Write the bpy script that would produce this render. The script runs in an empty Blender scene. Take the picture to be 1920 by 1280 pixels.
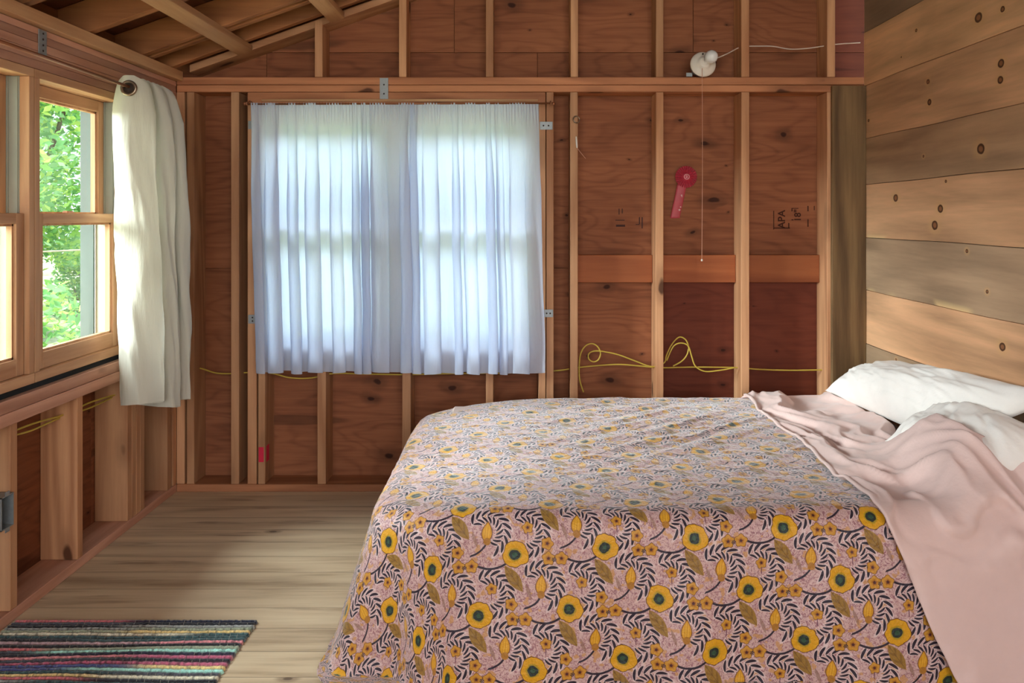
import bpy, bmesh, math, random
import numpy as np
from mathutils import Vector, Matrix, noise
random.seed(7)
C = bpy.context.scene.collection
F, CX, CY, H = 1500.0, 982.0, 407.0, 1.33
D = 3.876                      # inner face of the back framing
XL, XR = -1.682, 1.649         # inner faces of the side walls
def at(px, py, Y):             # measured photograph point -> world at depth Y
    return Vector(((px-CX)*Y/F, Y, H-(py-CY)*Y/F))
def bx_(px): return (px-CX)*D/F
def bz_(py): return H-(py-CY)*D/F
def lin(c):
    return tuple(((v/255)/12.92 if v/255 <= .04045 else ((v/255+.055)/1.055)**2.4) for v in c)

# ------------------------------------------------------------------ object helpers
def wloc(o):
    v = Vector(o.location)
    while o.parent: o = o.parent; v += Vector(o.location)
    return v
def props(o, label=None, cat=None, group=None, kind=None):
    if label: o['label'] = label
    if cat: o['category'] = cat
    if group: o['group'] = group
    if kind: o['kind'] = kind
    return o
def link(name, me, mat, parent=None, loc=(0,0,0), smooth=False, **kw):
    o = bpy.data.objects.new(name, me); C.objects.link(o)
    if mat is not None:
        me.materials.clear(); me.materials.append(mat)
    if smooth:
        me.polygons.foreach_set('use_smooth', [True]*len(me.polygons))
    loc = Vector(loc)
    if parent: o.parent = parent; loc = loc - wloc(parent)
    o.location = loc
    return props(o, **kw)
def empty(name, loc=(0,0,0), parent=None, **kw):
    o = bpy.data.objects.new(name, None); C.objects.link(o); o.empty_display_size = .05
    loc = Vector(loc)
    if parent: o.parent = parent; loc = loc - wloc(parent)
    o.location = loc
    return props(o, **kw)
def box(name, x0, x1, y0, y1, z0, z1, mat, parent=None, bev=.002, **kw):
    cx, cy, cz = (x0+x1)/2, (y0+y1)/2, (z0+z1)/2
    bm = bmesh.new(); bmesh.ops.create_cube(bm, size=1)
    bmesh.ops.scale(bm, vec=(abs(x1-x0), abs(y1-y0), abs(z1-z0)), verts=bm.verts)
    if bev: bmesh.ops.bevel(bm, geom=bm.edges[:], offset=bev, segments=1, affect='EDGES', profile=.5)
    me = bpy.data.meshes.new(name); bm.to_mesh(me); bm.free()
    return link(name, me, mat, parent, (cx, cy, cz), **kw)
def multibox(name, boxes, mat, parent=None, bev=0, loc=None, **kw):
    bm = bmesh.new(); c = Vector(loc) if loc else Vector(((boxes[0][0]+boxes[0][1])/2, (boxes[0][2]+boxes[0][3])/2, (boxes[0][4]+boxes[0][5])/2))
    for (x0,x1,y0,y1,z0,z1) in boxes:
        r = bmesh.ops.create_cube(bm, size=1)
        vs = r['verts']
        bmesh.ops.scale(bm, vec=(abs(x1-x0), abs(y1-y0), abs(z1-z0)), verts=vs)
        bmesh.ops.translate(bm, vec=Vector(((x0+x1)/2,(y0+y1)/2,(z0+z1)/2))-c, verts=vs)
    if bev: bmesh.ops.bevel(bm, geom=bm.edges[:], offset=bev, segments=1, affect='EDGES', profile=.5)
    me = bpy.data.meshes.new(name); bm.to_mesh(me); bm.free()
    return link(name, me, mat, parent, c, **kw)
def prism(name, pts, y0, y1, mat, parent=None, bev=.002, **kw):      # polygon in XZ swept along Y
    c = Vector((sum(p[0] for p in pts)/len(pts), (y0+y1)/2, sum(p[1] for p in pts)/len(pts)))
    bm = bmesh.new()
    a = [bm.verts.new((p[0]-c.x, y0-c.y, p[1]-c.z)) for p in pts]
    b = [bm.verts.new((p[0]-c.x, y1-c.y, p[1]-c.z)) for p in pts]
    n = len(pts); bm.faces.new(a); bm.faces.new(b[::-1])
    for i in range(n): bm.faces.new((a[i], b[i], b[(i+1)%n], a[(i+1)%n]))
    bmesh.ops.recalc_face_normals(bm, faces=bm.faces)
    if bev: bmesh.ops.bevel(bm, geom=bm.edges[:], offset=bev, segments=1, affect='EDGES', profile=.5)
    me = bpy.data.meshes.new(name); bm.to_mesh(me); bm.free()
    return link(name, me, mat, parent, c, **kw)
def smooth_path(pts, n=8):
    P = [Vector(p) for p in pts]; out = []
    for i in range(len(P)-1):
        p0 = P[max(i-1,0)]; p1 = P[i]; p2 = P[i+1]; p3 = P[min(i+2,len(P)-1)]
        for k in range(n):
            t = k/n
            out.append(.5*((2*p1)+(p2-p0)*t+(2*p0-5*p1+4*p2-p3)*t*t+(3*p1-p0-3*p2+p3)*t**3))
    out.append(P[-1]); return out
def tube_bm(bm, path, r, seg=8, flat=1.0):
    rings = []; up = Vector((0,0,1))
    for i, p in enumerate(path):
        t = (path[min(i+1,len(path)-1)]-path[max(i-1,0)]).normalized()
        a = t.cross(up)
        if a.length < .05: a = t.cross(Vector((0,1,0)))
        a.normalize(); b = t.cross(a)
        rr = r[i] if isinstance(r, (list,tuple)) else r
        rings.append([bm.verts.new(p+a*math.cos(2*math.pi*k/seg)*rr+b*math.sin(2*math.pi*k/seg)*rr*flat) for k in range(seg)])
    for i in range(len(rings)-1):
        for k in range(seg):
            bm.faces.new((rings[i][k], rings[i][(k+1)%seg], rings[i+1][(k+1)%seg], rings[i+1][k]))
    bm.faces.new(rings[0][::-1]); bm.faces.new(rings[-1])
def tube(name, pts, r, mat, parent=None, seg=8, sm=8, **kw):
    c = Vector(pts[0]); path = [p-c for p in (smooth_path(pts, sm) if sm else [Vector(p) for p in pts])]
    bm = bmesh.new(); tube_bm(bm, path, r, seg)
    me = bpy.data.meshes.new(name); bm.to_mesh(me); bm.free()
    return link(name, me, mat, parent, c, smooth=True, **kw)
def lathe(name, prof, mat, parent=None, loc=(0,0,0), axis=Vector((0,0,1)), seg=32, **kw):   # prof: (r, h) along axis
    q = Vector((0,0,1)).rotation_difference(axis.normalized())
    bm = bmesh.new(); rings = []
    for r, h in prof:
        rings.append([bm.verts.new(q @ Vector((max(r,1e-5)*math.cos(2*math.pi*k/seg), max(r,1e-5)*math.sin(2*math.pi*k/seg), h))) for k in range(seg)])
    for i in range(len(rings)-1):
        for k in range(seg): bm.faces.new((rings[i][k], rings[i][(k+1)%seg], rings[i+1][(k+1)%seg], rings[i+1][k]))
    bm.faces.new(rings[0][::-1]); bm.faces.new(rings[-1])
    bmesh.ops.recalc_face_normals(bm, faces=bm.faces)
    me = bpy.data.meshes.new(name); bm.to_mesh(me); bm.free()
    return link(name, me, mat, parent, loc, smooth=True, **kw)
def torus(name, R, r, mat, parent, loc, axis, seg=32, rs=10, **kw):
    q = Vector((0,0,1)).rotation_difference(axis.normalized())
    bm = bmesh.new(); rings = []
    for i in range(seg):
        a = 2*math.pi*i/seg
        rings.append([bm.verts.new(q @ Vector(((R+r*math.cos(2*math.pi*k/rs))*math.cos(a), (R+r*math.cos(2*math.pi*k/rs))*math.sin(a), r*math.sin(2*math.pi*k/rs)))) for k in range(rs)])
    for i in range(seg):
        for k in range(rs): bm.faces.new((rings[i][k], rings[(i+1)%seg][k], rings[(i+1)%seg][(k+1)%rs], rings[i][(k+1)%rs]))
    bmesh.ops.recalc_face_normals(bm, faces=bm.faces)
    me = bpy.data.meshes.new(name); bm.to_mesh(me); bm.free()
    return link(name, me, mat, parent, loc, smooth=True, **kw)
def grid(name, nu, nv, fn, mat, parent=None, uv=None, solid=0, loc=None, closed=False, **kw):
    vs = [fn(i/(nu-1), j/(nv-1)) for j in range(nv) for i in range(nu)]
    c = Vector(loc) if loc is not None else sum((Vector(v) for v in vs), Vector())/len(vs)
    vs = [tuple(Vector(v)-c) for v in vs]
    fs = [(j*nu+i, j*nu+i+1, (j+1)*nu+i+1, (j+1)*nu+i) for j in range(nv-1) for i in range(nu-1)]
    me = bpy.data.meshes.new(name); me.from_pydata(vs, [], fs)
    if uv:
        L = me.uv_layers.new(name='cloth')
        uvs = [uv(i/(nu-1), j/(nv-1)) for j in range(nv) for i in range(nu)]
        buf = [0.0]*(2*len(me.loops))
        for k, l in enumerate(me.loops): buf[2*k], buf[2*k+1] = uvs[l.vertex_index]
        L.data.foreach_set('uv', buf)
    o = link(name, me, mat, parent, c, smooth=True, **kw)
    if solid:
        m = o.modifiers.new('thickness', 'SOLIDIFY'); m.thickness = solid; m.offset = -1
    return o

# ------------------------------------------------------------------ node helpers
class S:
    def __init__(s, nt, sock): s.nt = nt; s.s = sock
    def _m(s, op, *o, clamp=False):
        n = s.nt.nodes.new('ShaderNodeMath'); n.operation = op; n.use_clamp = clamp
        for i, v in enumerate((s,)+o):
            if isinstance(v, S): s.nt.links.new(v.s, n.inputs[i])
            else: n.inputs[i].default_value = v
        return S(s.nt, n.outputs[0])
    def __add__(s,o): return s._m('ADD',o)
    __radd__ = __add__
    def __sub__(s,o): return s._m('SUBTRACT',o)
    def __rsub__(s,o): return s._m('MULTIPLY_ADD',-1.0,o)
    def __mul__(s,o): return s._m('MULTIPLY',o)
    __rmul__ = __mul__
    def __truediv__(s,o): return s._m('DIVIDE',o)
    def abs(s): return s._m('ABSOLUTE')
    def sin(s): return s._m('SINE')
    def round(s): return s._m('ROUND')
    def floor(s): return s._m('FLOOR')
    def fract(s): return s._m('FRACT')
    def sqrt(s): return s._m('SQRT')
    def max(s,o): return s._m('MAXIMUM',o)
    def min(s,o): return s._m('MINIMUM',o)
    def atan2(s,o): return s._m('ARCTAN2',o)
    def clamp(s): return s._m('ADD',0.0,clamp=True)
    def ss(s, a, b):      # 1 when s<a, 0 when s>b
        n = s.nt.nodes.new('ShaderNodeMapRange'); n.interpolation_type = 'SMOOTHSTEP'
        s.nt.links.new(s.s, n.inputs[0])
        n.inputs[1].default_value = a; n.inputs[2].default_value = b
        n.inputs[3].default_value = 1; n.inputs[4].default_value = 0
        return S(s.nt, n.outputs[0])
class Mat:
    def __init__(m, name):
        m.mat = bpy.data.materials.new(name); m.mat.use_nodes = True
        m.nt = m.mat.node_tree; m.nt.nodes.clear()
        m.out = m.nt.nodes.new('ShaderNodeOutputMaterial')
    def n(m, t, **kw):
        nd = m.nt.nodes.new(t)
        for k, v in kw.items(): setattr(nd, k, v)
        return nd
    def l(m, a, b): m.nt.links.new(a.s if isinstance(a, S) else a, b)
    def S(m, s): return S(m.nt, s)
    def coord(m, which='Object'): return m.n('ShaderNodeTexCoord').outputs[which]
    def mapping(m, vec, scale=(1,1,1), loc=(0,0,0), rot=(0,0,0)):
        n = m.n('ShaderNodeMapping'); m.l(vec, n.inputs[0])
        n.inputs['Scale'].default_value = scale; n.inputs['Location'].default_value = loc; n.inputs['Rotation'].default_value = rot
        return n.outputs[0]
    def vadd(m, a, b, op='ADD'):
        n = m.n('ShaderNodeVectorMath', operation=op); m.l(a, n.inputs[0])
        if isinstance(b, (tuple,list)): n.inputs[1].default_value = b
        else: m.l(b, n.inputs[1])
        return n.outputs[0]
    def sep(m, v):
        n = m.n('ShaderNodeSeparateXYZ'); m.l(v, n.inputs[0]); return [m.S(o) for o in n.outputs]
    def comb(m, *a):
        n = m.n('ShaderNodeCombineXYZ')
        for i, v in enumerate(a):
            if isinstance(v, S): m.l(v, n.inputs[i])
            else: n.inputs[i].default_value = v
        return n.outputs[0]
    def noise(m, vec, scale, detail=3, rough=.5, dist=0, col=False):
        n = m.n('ShaderNodeTexNoise'); m.l(vec, n.inputs['Vector'])
        n.inputs['Scale'].default_value = scale; n.inputs['Detail'].default_value = detail
        n.inputs['Roughness'].default_value = rough; n.inputs['Distortion'].default_value = dist
        return n.outputs['Color'] if col else m.S(n.outputs[0])
    def vor(m, vec, scale, out='Distance', feature='F1', rnd=1):
        n = m.n('ShaderNodeTexVoronoi', feature=feature); m.l(vec, n.inputs['Vector'])
        n.inputs['Scale'].default_value = scale; n.inputs['Randomness'].default_value = rnd
        return n.outputs[out]
    def ramp(m, fac, stops, interp='LINEAR'):
        n = m.n('ShaderNodeValToRGB'); m.l(fac, n.inputs[0]); cr = n.color_ramp; cr.interpolation = interp
        while len(cr.elements) < len(stops): cr.elements.new(.5)
        for e, (p, c) in zip(cr.elements, stops):
            e.position = p; e.color = (*c, 1) if len(c) == 3 else c
        return n.outputs[0]
    def mix(m, fac, a, b, blend='MIX'):
        n = m.n('ShaderNodeMix', data_type='RGBA', blend_type=blend); n.clamp_factor = True
        if isinstance(fac, (int,float)): n.inputs[0].default_value = fac
        else: m.l(fac, n.inputs[0])
        for i, v in ((6,a),(7,b)):
            if isinstance(v, tuple): n.inputs[i].default_value = (*v[:3], 1)
            else: m.l(v, n.inputs[i])
        return n.outputs[2]
    def bump(m, h, strength=.3, dist=.002, normal=None):
        n = m.n('ShaderNodeBump'); m.l(h, n.inputs['Height'])
        n.inputs['Strength'].default_value = strength; n.inputs['Distance'].default_value = dist
        if normal: m.l(normal, n.inputs['Normal'])
        return n.outputs[0]
    def bsdf(m, col, rough=.6, spec=.3, metal=0, normal=None, sheen=0, **kw):
        n = m.n('ShaderNodeBsdfPrincipled')
        if isinstance(col, tuple): n.inputs['Base Color'].default_value = (*col[:3], 1)
        else: m.l(col, n.inputs['Base Color'])
        if isinstance(rough, (int,float)): n.inputs['Roughness'].default_value = rough
        else: m.l(rough, n.inputs['Roughness'])
        n.inputs['Metallic'].default_value = metal
        n.inputs['Specular IOR Level'].default_value = spec
        n.inputs['Sheen Weight'].default_value = sheen
        for k, v in kw.items(): n.inputs[k.replace('_',' ')].default_value = v
        if normal: m.l(normal, n.inputs['Normal'])
        m.l(n.outputs[0], m.out.inputs[0])
        return n
def V(*a): return lin(a)
def hsv(m, col, val=None, sat=1.0, hue=.5):
    n = m.n('ShaderNodeHueSaturation'); m.l(col, n.inputs['Color'])
    n.inputs['Saturation'].default_value = sat; n.inputs['Hue'].default_value = hue
    if isinstance(val, S): m.l(val, n.inputs['Value'])
    elif val is not None: n.inputs['Value'].default_value = val
    return n.outputs[0]

def wood(name, light, dark, axis=2, knots=.10, var=.22, knotcol=(70,38,22), rough=.62, fine=1.0, kscale=5.0):
    m = Mat(name); oc = m.coord('Object'); oi = m.n('ShaderNodeObjectInfo')
    rnd = m.S(oi.outputs['Random'])
    off = m.comb(rnd*37.1, rnd*91.7, rnd*53.3)
    v = m.vadd(oc, off)
    sc = [1,1,1]; sc[axis] = .06
    g = m.mapping(v, tuple(sc))
    big = m.noise(g, 14*fine, 3, .55, .6)
    fin = m.noise(g, 90*fine, 4, .65)
    sc2 = [1,1,1]; sc2[axis] = .10
    g2 = m.mapping(v, tuple(sc2))
    rings = (m.noise(g2, 6*fine, 1, .4)*34).sin()*.5+.5
    f = big*.55+fin*.25+rings*.20
    col = m.ramp(f, [(.30, V(*dark)), (.68, V(*light))])
    # knots
    sk = [1,1,1]; sk[axis] = .42
    gk = m.mapping(v, tuple(sk))
    gk = m.vadd(gk, m.mapping(m.noise(v, 9, 2, col=True), (.03,.03,.03)))
    kd = m.S(m.vor(gk, kscale))
    ring = kd.ss(knots*.55, knots)
    halo = kd.ss(knots*1.0, knots*2.4)
    col = m.mix(halo*.35, col, V(*[int(c*.72) for c in dark]))
    col = m.mix(ring*.9, col, V(*knotcol))
    col = hsv(m, col, rnd*var*2+(1-var))
    h = fin*.6+rings*.4
    m.bsdf(col, rough, .25, normal=m.bump(h, .25, .0015))
    return m.mat
def plywood(name, light, dark, axis=0, panel=None, knots=.075):
    m = Mat(name); oc = m.coord('Object'); oi = m.n('ShaderNodeObjectInfo')
    rnd = m.S(oi.outputs['Random']); v = m.vadd(oc, m.comb(rnd*17.1, rnd*31.7, rnd*23.3))
    sc = [1,1,1]; sc[axis] = .28
    g = m.mapping(v, tuple(sc))
    base = m.noise(g, 2.6, 3, .5, .2)
    rings = (base*120).sin()*.5+.5
    rings = rings*rings*rings
    st = [1,1,1]; st[axis] = .05
    fin = m.noise(m.mapping(v, tuple(st)), 70, 4, .6)
    bigv = m.noise(g, 2.0, 2)
    f = rings*-.085+fin*.36+bigv*.50+.08
    col = m.ramp(f, [(.28, V(*dark)), (.70, V(*light))])
    sk = [1,1,1]; sk[axis] = .55
    vx, vy, vz = m.sep(v); al = (vx, vy)[axis]; ac = vz if m.mat.name != 'roof_plywood' else vx
    gk = m.vadd(m.comb(al*.55, ac, 0.0), m.mapping(m.noise(v, 7, 2, col=True), (.05,.05,0)))
    vn = m.n('ShaderNodeTexVoronoi', voronoi_dimensions='2D'); m.l(gk, vn.inputs['Vector']); vn.inputs['Scale'].default_value = 4.6
    cr_, cg_, cb_ = m.sep(vn.outputs['Color'])
    kd = m.S(vn.outputs['Distance'])/(cr_*cr_*1.1+.18)
    col = m.mix(kd.ss(knots, knots*3.4)*.45, col, V(*[int(c*.6) for c in dark]))
    col = m.mix(kd.ss(knots*.5, knots*1.0)*.85, col, V(48,22,16))
    # thin dark checks along the grain
    ck = m.noise(m.mapping(v, tuple([.12 if i==axis else 2.2 for i in range(3)])), 6, 1, .3)
    col = m.mix(ck.ss(.26,.30)*.5, col, V(*[int(c*.55) for c in dark]))
    m.bsdf(col, .7, .2, normal=m.bump(fin*.7+rings*.3, .3, .0012))
    return m.mat
def plain(name, col, rough=.5, spec=.4, metal=0, nz=.06, scale=40, bump=0, **kw):
    m = Mat(name); oc = m.coord('Object')
    n = m.noise(oc, scale, 3)
    c = hsv(m, m.ramp(n, [(0, V(*col)), (1, V(*col))]), n*2*nz+(1-nz))
    m.bsdf(c, rough, spec, metal, normal=m.bump(n, bump, .002) if bump else None, **kw)
    return m.mat

M = {}
STUD = ((210,158,116), (170,116,80))
for i, a in enumerate('xyz'):
    M['stud_'+a] = wood('framing_lumber_'+a, *STUD, axis=i, knots=.115)
    M['plate_'+a] = wood('plate_lumber_'+a, (196,132,92), (152,96,64), axis=i, knots=.115)
    M['pale_'+a] = wood('pale_lumber_'+a, (214,168,122), (176,128,88), axis=i, knots=.115)
    M['pink_'+a] = wood('header_lumber_'+a, (206,156,130), (168,118,94), axis=i, knots=.04)
    M['pine_'+a] = wood('window_pine_'+a, (208,162,122), (174,124,88), axis=i, knots=0.0, fine=1.3, var=.06)
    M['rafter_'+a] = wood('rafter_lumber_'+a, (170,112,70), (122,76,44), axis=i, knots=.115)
M['ply'] = plywood('sheathing_plywood', (176,112,76), (112,64,42))
M['ply_dark'] = plywood('shaded_red_plywood', (128,66,46), (92,44,32), knots=.05)  # redder ply, with shade of the right corner bay put into its colour
M['ply_left'] = plywood('side_plywood', (156,96,64), (104,58,38), axis=1)
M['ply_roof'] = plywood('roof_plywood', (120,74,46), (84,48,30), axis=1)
M['block'] = wood('blocking_lumber', (178,104,62), (148,80,46), axis=0, knots=.06)
M['barn'] = wood('weathered_board', (140,110,74), (92,68,44), axis=2, knots=.06, var=.03)
M['vinyl'] = plain('pale_jamb_liner', (158,160,146), .45)
M['outer'] = plain('grey_green_exterior_paint', (84,94,88), .7)
M['black'] = plain('black_shim', (24,28,30), .8)
M['steel'] = plain('galvanized_steel', (156,160,160), .55, metal=.6, nz=.15, scale=90)
M['copper'] = plain('brown_rod_metal', (150,98,68), .35, metal=.5)
M['porcelain'] = plain('white_porcelain', (236,226,212), .25, spec=.5, nz=.01)
M['bulb'] = plain('white_bulb_glass', (240,240,238), .12, spec=.6, nz=.0)
M['cable_w'] = plain('white_cable_jacket', (226,206,190), .5)
M['cable_y'] = plain('yellow_cable_jacket', (206,178,72), .5)
M['string'] = plain('pale_string', (214,160,132), .8)
M['dark'] = plain('dark_screw', (50,34,28), .6)
M['ink'] = plain('brown_stamp_ink', (70,34,18), .9)
M['ink2'] = plain('faded_stamp_ink', (72,46,42), .9)
M['rose'] = plain('red_ribbon_satin', (196,40,66), .45, nz=.1, sheen=.3)
M['rose2'] = plain('pink_ribbon_satin', (196,80,88), .45, nz=.1)
M['white'] = plain('white_print', (240,200,196), .5)
M['hotpink'] = plain('pink_marker_paint', (214,40,70), .8)

# ------------------------------------------------------------------ floor
def floor_mat():
    m = Mat('pale_pine_floorboards'); oc = m.coord('Object')
    x, y, z = m.sep(oc)
    row = (y/.137).floor()
    wn = m.n('ShaderNodeTexWhiteNoise', noise_dimensions='1D'); m.l(row, wn.inputs['W']); r = m.S(wn.outputs[0])
    v = m.comb(x+r*13.7, y+r*5.1, 0.0)
    g = m.mapping(v, (.07,1,1))
    big = m.noise(g, 12, 3, .55, .8); fin = m.noise(g, 80, 4, .65)
    rings = (m.noise(m.mapping(v, (.12,1,1)), 5, 1, .4)*40).sin()*.5+.5
    f = big*.6+fin*.25+rings*.15
    col = m.ramp(f, [(.28, V(158,132,102)), (.46, V(206,180,146)), (.72, V(226,204,168))])
    st = m.noise(m.mapping(v, (.16,1.6,1)), 9, 3, .6)
    col = m.mix(st.ss(.30,.40)*.55, col, V(112,84,64))
    kd = m.S(m.vor(m.mapping(v, (.5,1,1)), 4.5))
    col = m.mix(kd.ss(.05,.11)*.5, col, V(104,74,54))
    col = m.mix(kd.ss(.03,.045)*.7, col, V(70,46,34))
    e = ((y/.137).fract()-.5).abs()
    col = m.mix((e._m('GREATER_THAN', .488))*.55, col, V(80,58,42))
    col = hsv(m, col, r*.14+.93)
    h = fin*.5 - (e._m('GREATER_THAN', .488))*1.5
    m.bsdf(col, .48, .35, normal=m.bump(h, .3, .0015))
    return m.mat
YB = -1.6
box('floor', XL-.16, XR+.1, YB, D+.16, -.04, 0, floor_mat(), bev=0, kind='structure')

# ------------------------------------------------------------------ back wall
wb = empty('wall_back', (0, D+.07, 0), kind='structure')
T = .038
def bbox(name, px0, px1, z0, z1, mat, y0=D, y1=D+.14, **kw):
    return box(name, bx_(px0), bx_(px1), y0, y1, z0, z1, mat, wb, **kw)
ZP0, ZP1, ZP2 = 1.937, 1.972, 2.008
box('bottom_plate', XL, XR, D, D+.14, .0, .036, M['plate_x'], wb)
box('top_plate', XL, XR, D, D+.14, ZP1, ZP2, M['plate_x'], wb)
box('top_plate', XL, XR, D+.001, D+.14, ZP0, ZP1-.002, M['plate_x'], wb)
WX0, WX1, WZ0, WZ1 = bx_(482), bx_(1009), .64, 1.875
for a, b in ((331,346),(350,364),(433,448),(1024.5,1038),(1069,1083.5),(1230,1244),(1390,1405),(1551,1567)):
    bbox('stud', a, b, .037, ZP0-.001, M['stud_z'])
for a, b in ((464,481),(1010,1023)):
    bbox('stud', a, b, .037, WZ1+.002, M['stud_z'])
box('header', bx_(464), bx_(1023), D, D+.14, WZ1+.004, ZP0-.002, M['plate_x'], wb)
box('rough_sill', WX0+.001, WX1-.001, D+.003, D+.14, .585, WZ0-.002, M['stud_x'], wb)
for a, b in ((484,497),(595,611),(754,770),(911,925)):
    bbox('cripple_stud', a, b, .037, .583, M['stud_z'])
def roofz(X): return 2.032+.355*(X+1.62)
for a, b in ((590,604.5),(748,762),(911,925),(1070,1084),(1230,1244),(1390,1405),(1551,1566)):
    X = bx_((a+b)/2); 
    x0, x1 = bx_(a), bx_(b)
    prism('gable_stud', [(x0,ZP2+.001),(x1,ZP2+.001),(x1,roofz(x1)+.036),(x0,roofz(x0)+.036)], D, D+.14, M['stud_z'], wb)
# sheathing panels, with the window opening left free
ys0, ys1 = D+.142, D+.155
def ply(x0, x1, z0, z1, mat='ply'): box('plywood_panel', x0, x1, ys0, ys1, z0, z1, M[mat], wb, bev=.0008)
XA, XBk = XL-.14, 2.1
ply(XA, WX0, 1.075, 2.155); ply(XA, WX0, .0, 1.073)
ply(WX0+.002, WX1-.002, .0, WZ0, 'ply'); ply(WX0+.002, WX1-.002, WZ1, 2.155)
ply(WX1, bx_(1240), 1.075, 2.155); ply(WX1, bx_(1240), .0, 1.073)
ply(bx_(1240)+.001, bx_(1560), 1.075, 2.155); ply(bx_(1560)+.001, XBk, 1.075, 2.155, 'ply_dark'); ply(bx_(1240)+.001, XBk, .0, 1.073, 'ply_dark')
multibox('light_leak_backing', [(XA,XBk,ys1+.002,ys1+.006,WZ1,3.6),(XA,WX0,ys1+.002,ys1+.006,0,WZ1),(WX1,XBk,ys1+.002,ys1+.006,0,WZ1),(WX0,WX1,ys1+.002,ys1+.006,0,WZ0)], M['ply'], wb)  # unseen backing added to stop light leaking through the panel seams
for a, b in ((XA, -.35), (-.348, .85), (.852, bx_(1560)), (bx_(1560)+.002, XBk)):
    prism('plywood_panel', [(a,2.157),(b,2.157),(b,max(roofz(b)+.16,2.2)),(a,max(roofz(a)+.16,2.2))], ys0, ys1, M['ply_dark' if a > 1.4 else 'ply'], wb, bev=.0008)
for a, b in ((1083.5,1230),(1244,1390),(1405,1551)):
    box('blocking', bx_(a)+.001, bx_(b)-.001, D+.10, D+.14, 1.006, 1.142, M['block'], wb)
# trim boards of weathered wood at the right corner
box('trim_1', bx_(1557), XR, D-.024, D-.002, 0.0, 1.963, M['barn'], kind='structure')
# stamps printed on the plywood
def text_part(name, body, size, mat, parent, loc, rot, ext=.0004):
    cu = bpy.data.curves.new(name, 'FONT'); cu.body = body; cu.size = size; cu.extrude = ext; cu.offset = size*.02; cu.align_x = 'CENTER'; cu.align_y = 'CENTER'
    t = bpy.data.objects.new(name, cu); C.objects.link(t)
    dg = bpy.context.evaluated_depsgraph_get()
    me = bpy.data.meshes.new_from_object(t.evaluated_get(dg)); bpy.data.objects.remove(t)
    o = link(name, me, mat, parent, loc); o.rotation_euler = rot
    return o
RX = math.pi/2
Ym = ys0-.0012
def p2(px, py): v = at(px, py, Ym); return v
text_part('stamp_lettering', 'APA', .050, M['ink'], wb, p2(1466,411), (RX, math.radians(-90), 0))
text_part('stamp_lettering', '18"', .046, M['ink'], wb, p2(1496,404), (RX, math.radians(-90), 0))
def marks(name, rects, mat):
    multibox(name, [(p2(a,0).x, p2(c,0).x, Ym-.0004, Ym+.0004, p2(0,d).z, p2(0,b).z) for a,b,c,d in rects], mat, wb)
marks('stamp_outline', [(1450,395,1451.5,430),(1450,426.5,1481,428.5),(1478,418,1480,428),(1484,391,1486,396),(1484,390,1497,391.2),(1484,411,1488,413)], M['ink'])
marks('stamp_outline', [(1514,386,1516,396),(1514,411,1516,425),(1526,386,1527.5,394)], M['ink'])
marks('stamp_outline', [(1160,391,1161.5,402),(1166,391,1167.5,400),(1154,412,1171,413.5),(1155,421,1172,425),(1198,407,1200,420),(1203,407,1205,428),(1192,420,1199,421.5)], M['ink2'])
# pink marker patch on the trimmer under the window
box('paint_mark', bx_(497), bx_(497)+.0008, D+.02, D+.06, 1.33-(868-407)*2.584e-3, 1.33-(838-407)*2.584e-3, M['hotpink'], wb, bev=0)
box('paint_mark', bx_(485), bx_(494.5), D-.0008, D+.0002, 1.33-(866-407)*2.584e-3, 1.33-(838-407)*2.584e-3, M['hotpink'], wb, bev=0)

# ------------------------------------------------------------------ left wall
wl = empty('wall_left', (XL-.07, 2, 0), kind='structure')
XO = XL-.14
def lstud(y0, z0, z1, w=T, name='stud', mat='stud_z'): return box(name, XO, XL, y0, y0+w, z0, z1, M[mat], wl)
box('bottom_plate', XO, XL, YB, D-.001, 0, .038, M['pink_y'], wl)
WL0, WL1, WLM = 2.115, 3.372, 2.745
for y in (3.014, 2.62, 2.22): lstud(y, .039, .654, name='cripple_stud')
for k in range(4): lstud(3.396+k*.0385, .039, 1.838)
lstud(3.775, .039, 1.838); lstud(3.837, .039, 1.838)
for y in (2.04, 2.08, 1.68, 1.28, .88, .48, .08, -.32, -.72, -1.12, -1.52): lstud(y, .039, 1.838)
for a, b, c in ((1.842,1.872,0),(1.873,1.905,.001),(1.906,1.934,.0),(1.935,1.962,.0015),(1.963,1.986,.0005)):
    box('header', XO, XL-c, YB, D-.001, a, b, M['pink_y'], wl, bev=.0012)
box('top_plate', XO, XL+.032, YB, D-.001, 1.988, 2.034, M['pale_y'], wl)
box('rough_sill', XO, XL+.018, WL0-.02, WL1+.022, .655, .696, M['pink_y'], wl)
box('rough_sill', XO, XL+.016, WL0-.02, WL1+.022, .6975, .738, M['pink_y'], wl)
box('shim', XO+.02, XL-.012, WL0, WL1, .738, .76, M['black'], wl, bev=0)
for (a, b, c, d) in ((YB, WL0-.001, 0, 2.0), (WL1+.001, D+.14, 0, 2.0), (WL0, 2.64, 0, .76), (2.642, WL1, 0, .76), (WL0, WL1, 1.842, 2.0)):
    box('plywood_panel', XO-.014, XO-.001, a, b, c, d, M['ply_left'], wl, bev=.0008)

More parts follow.
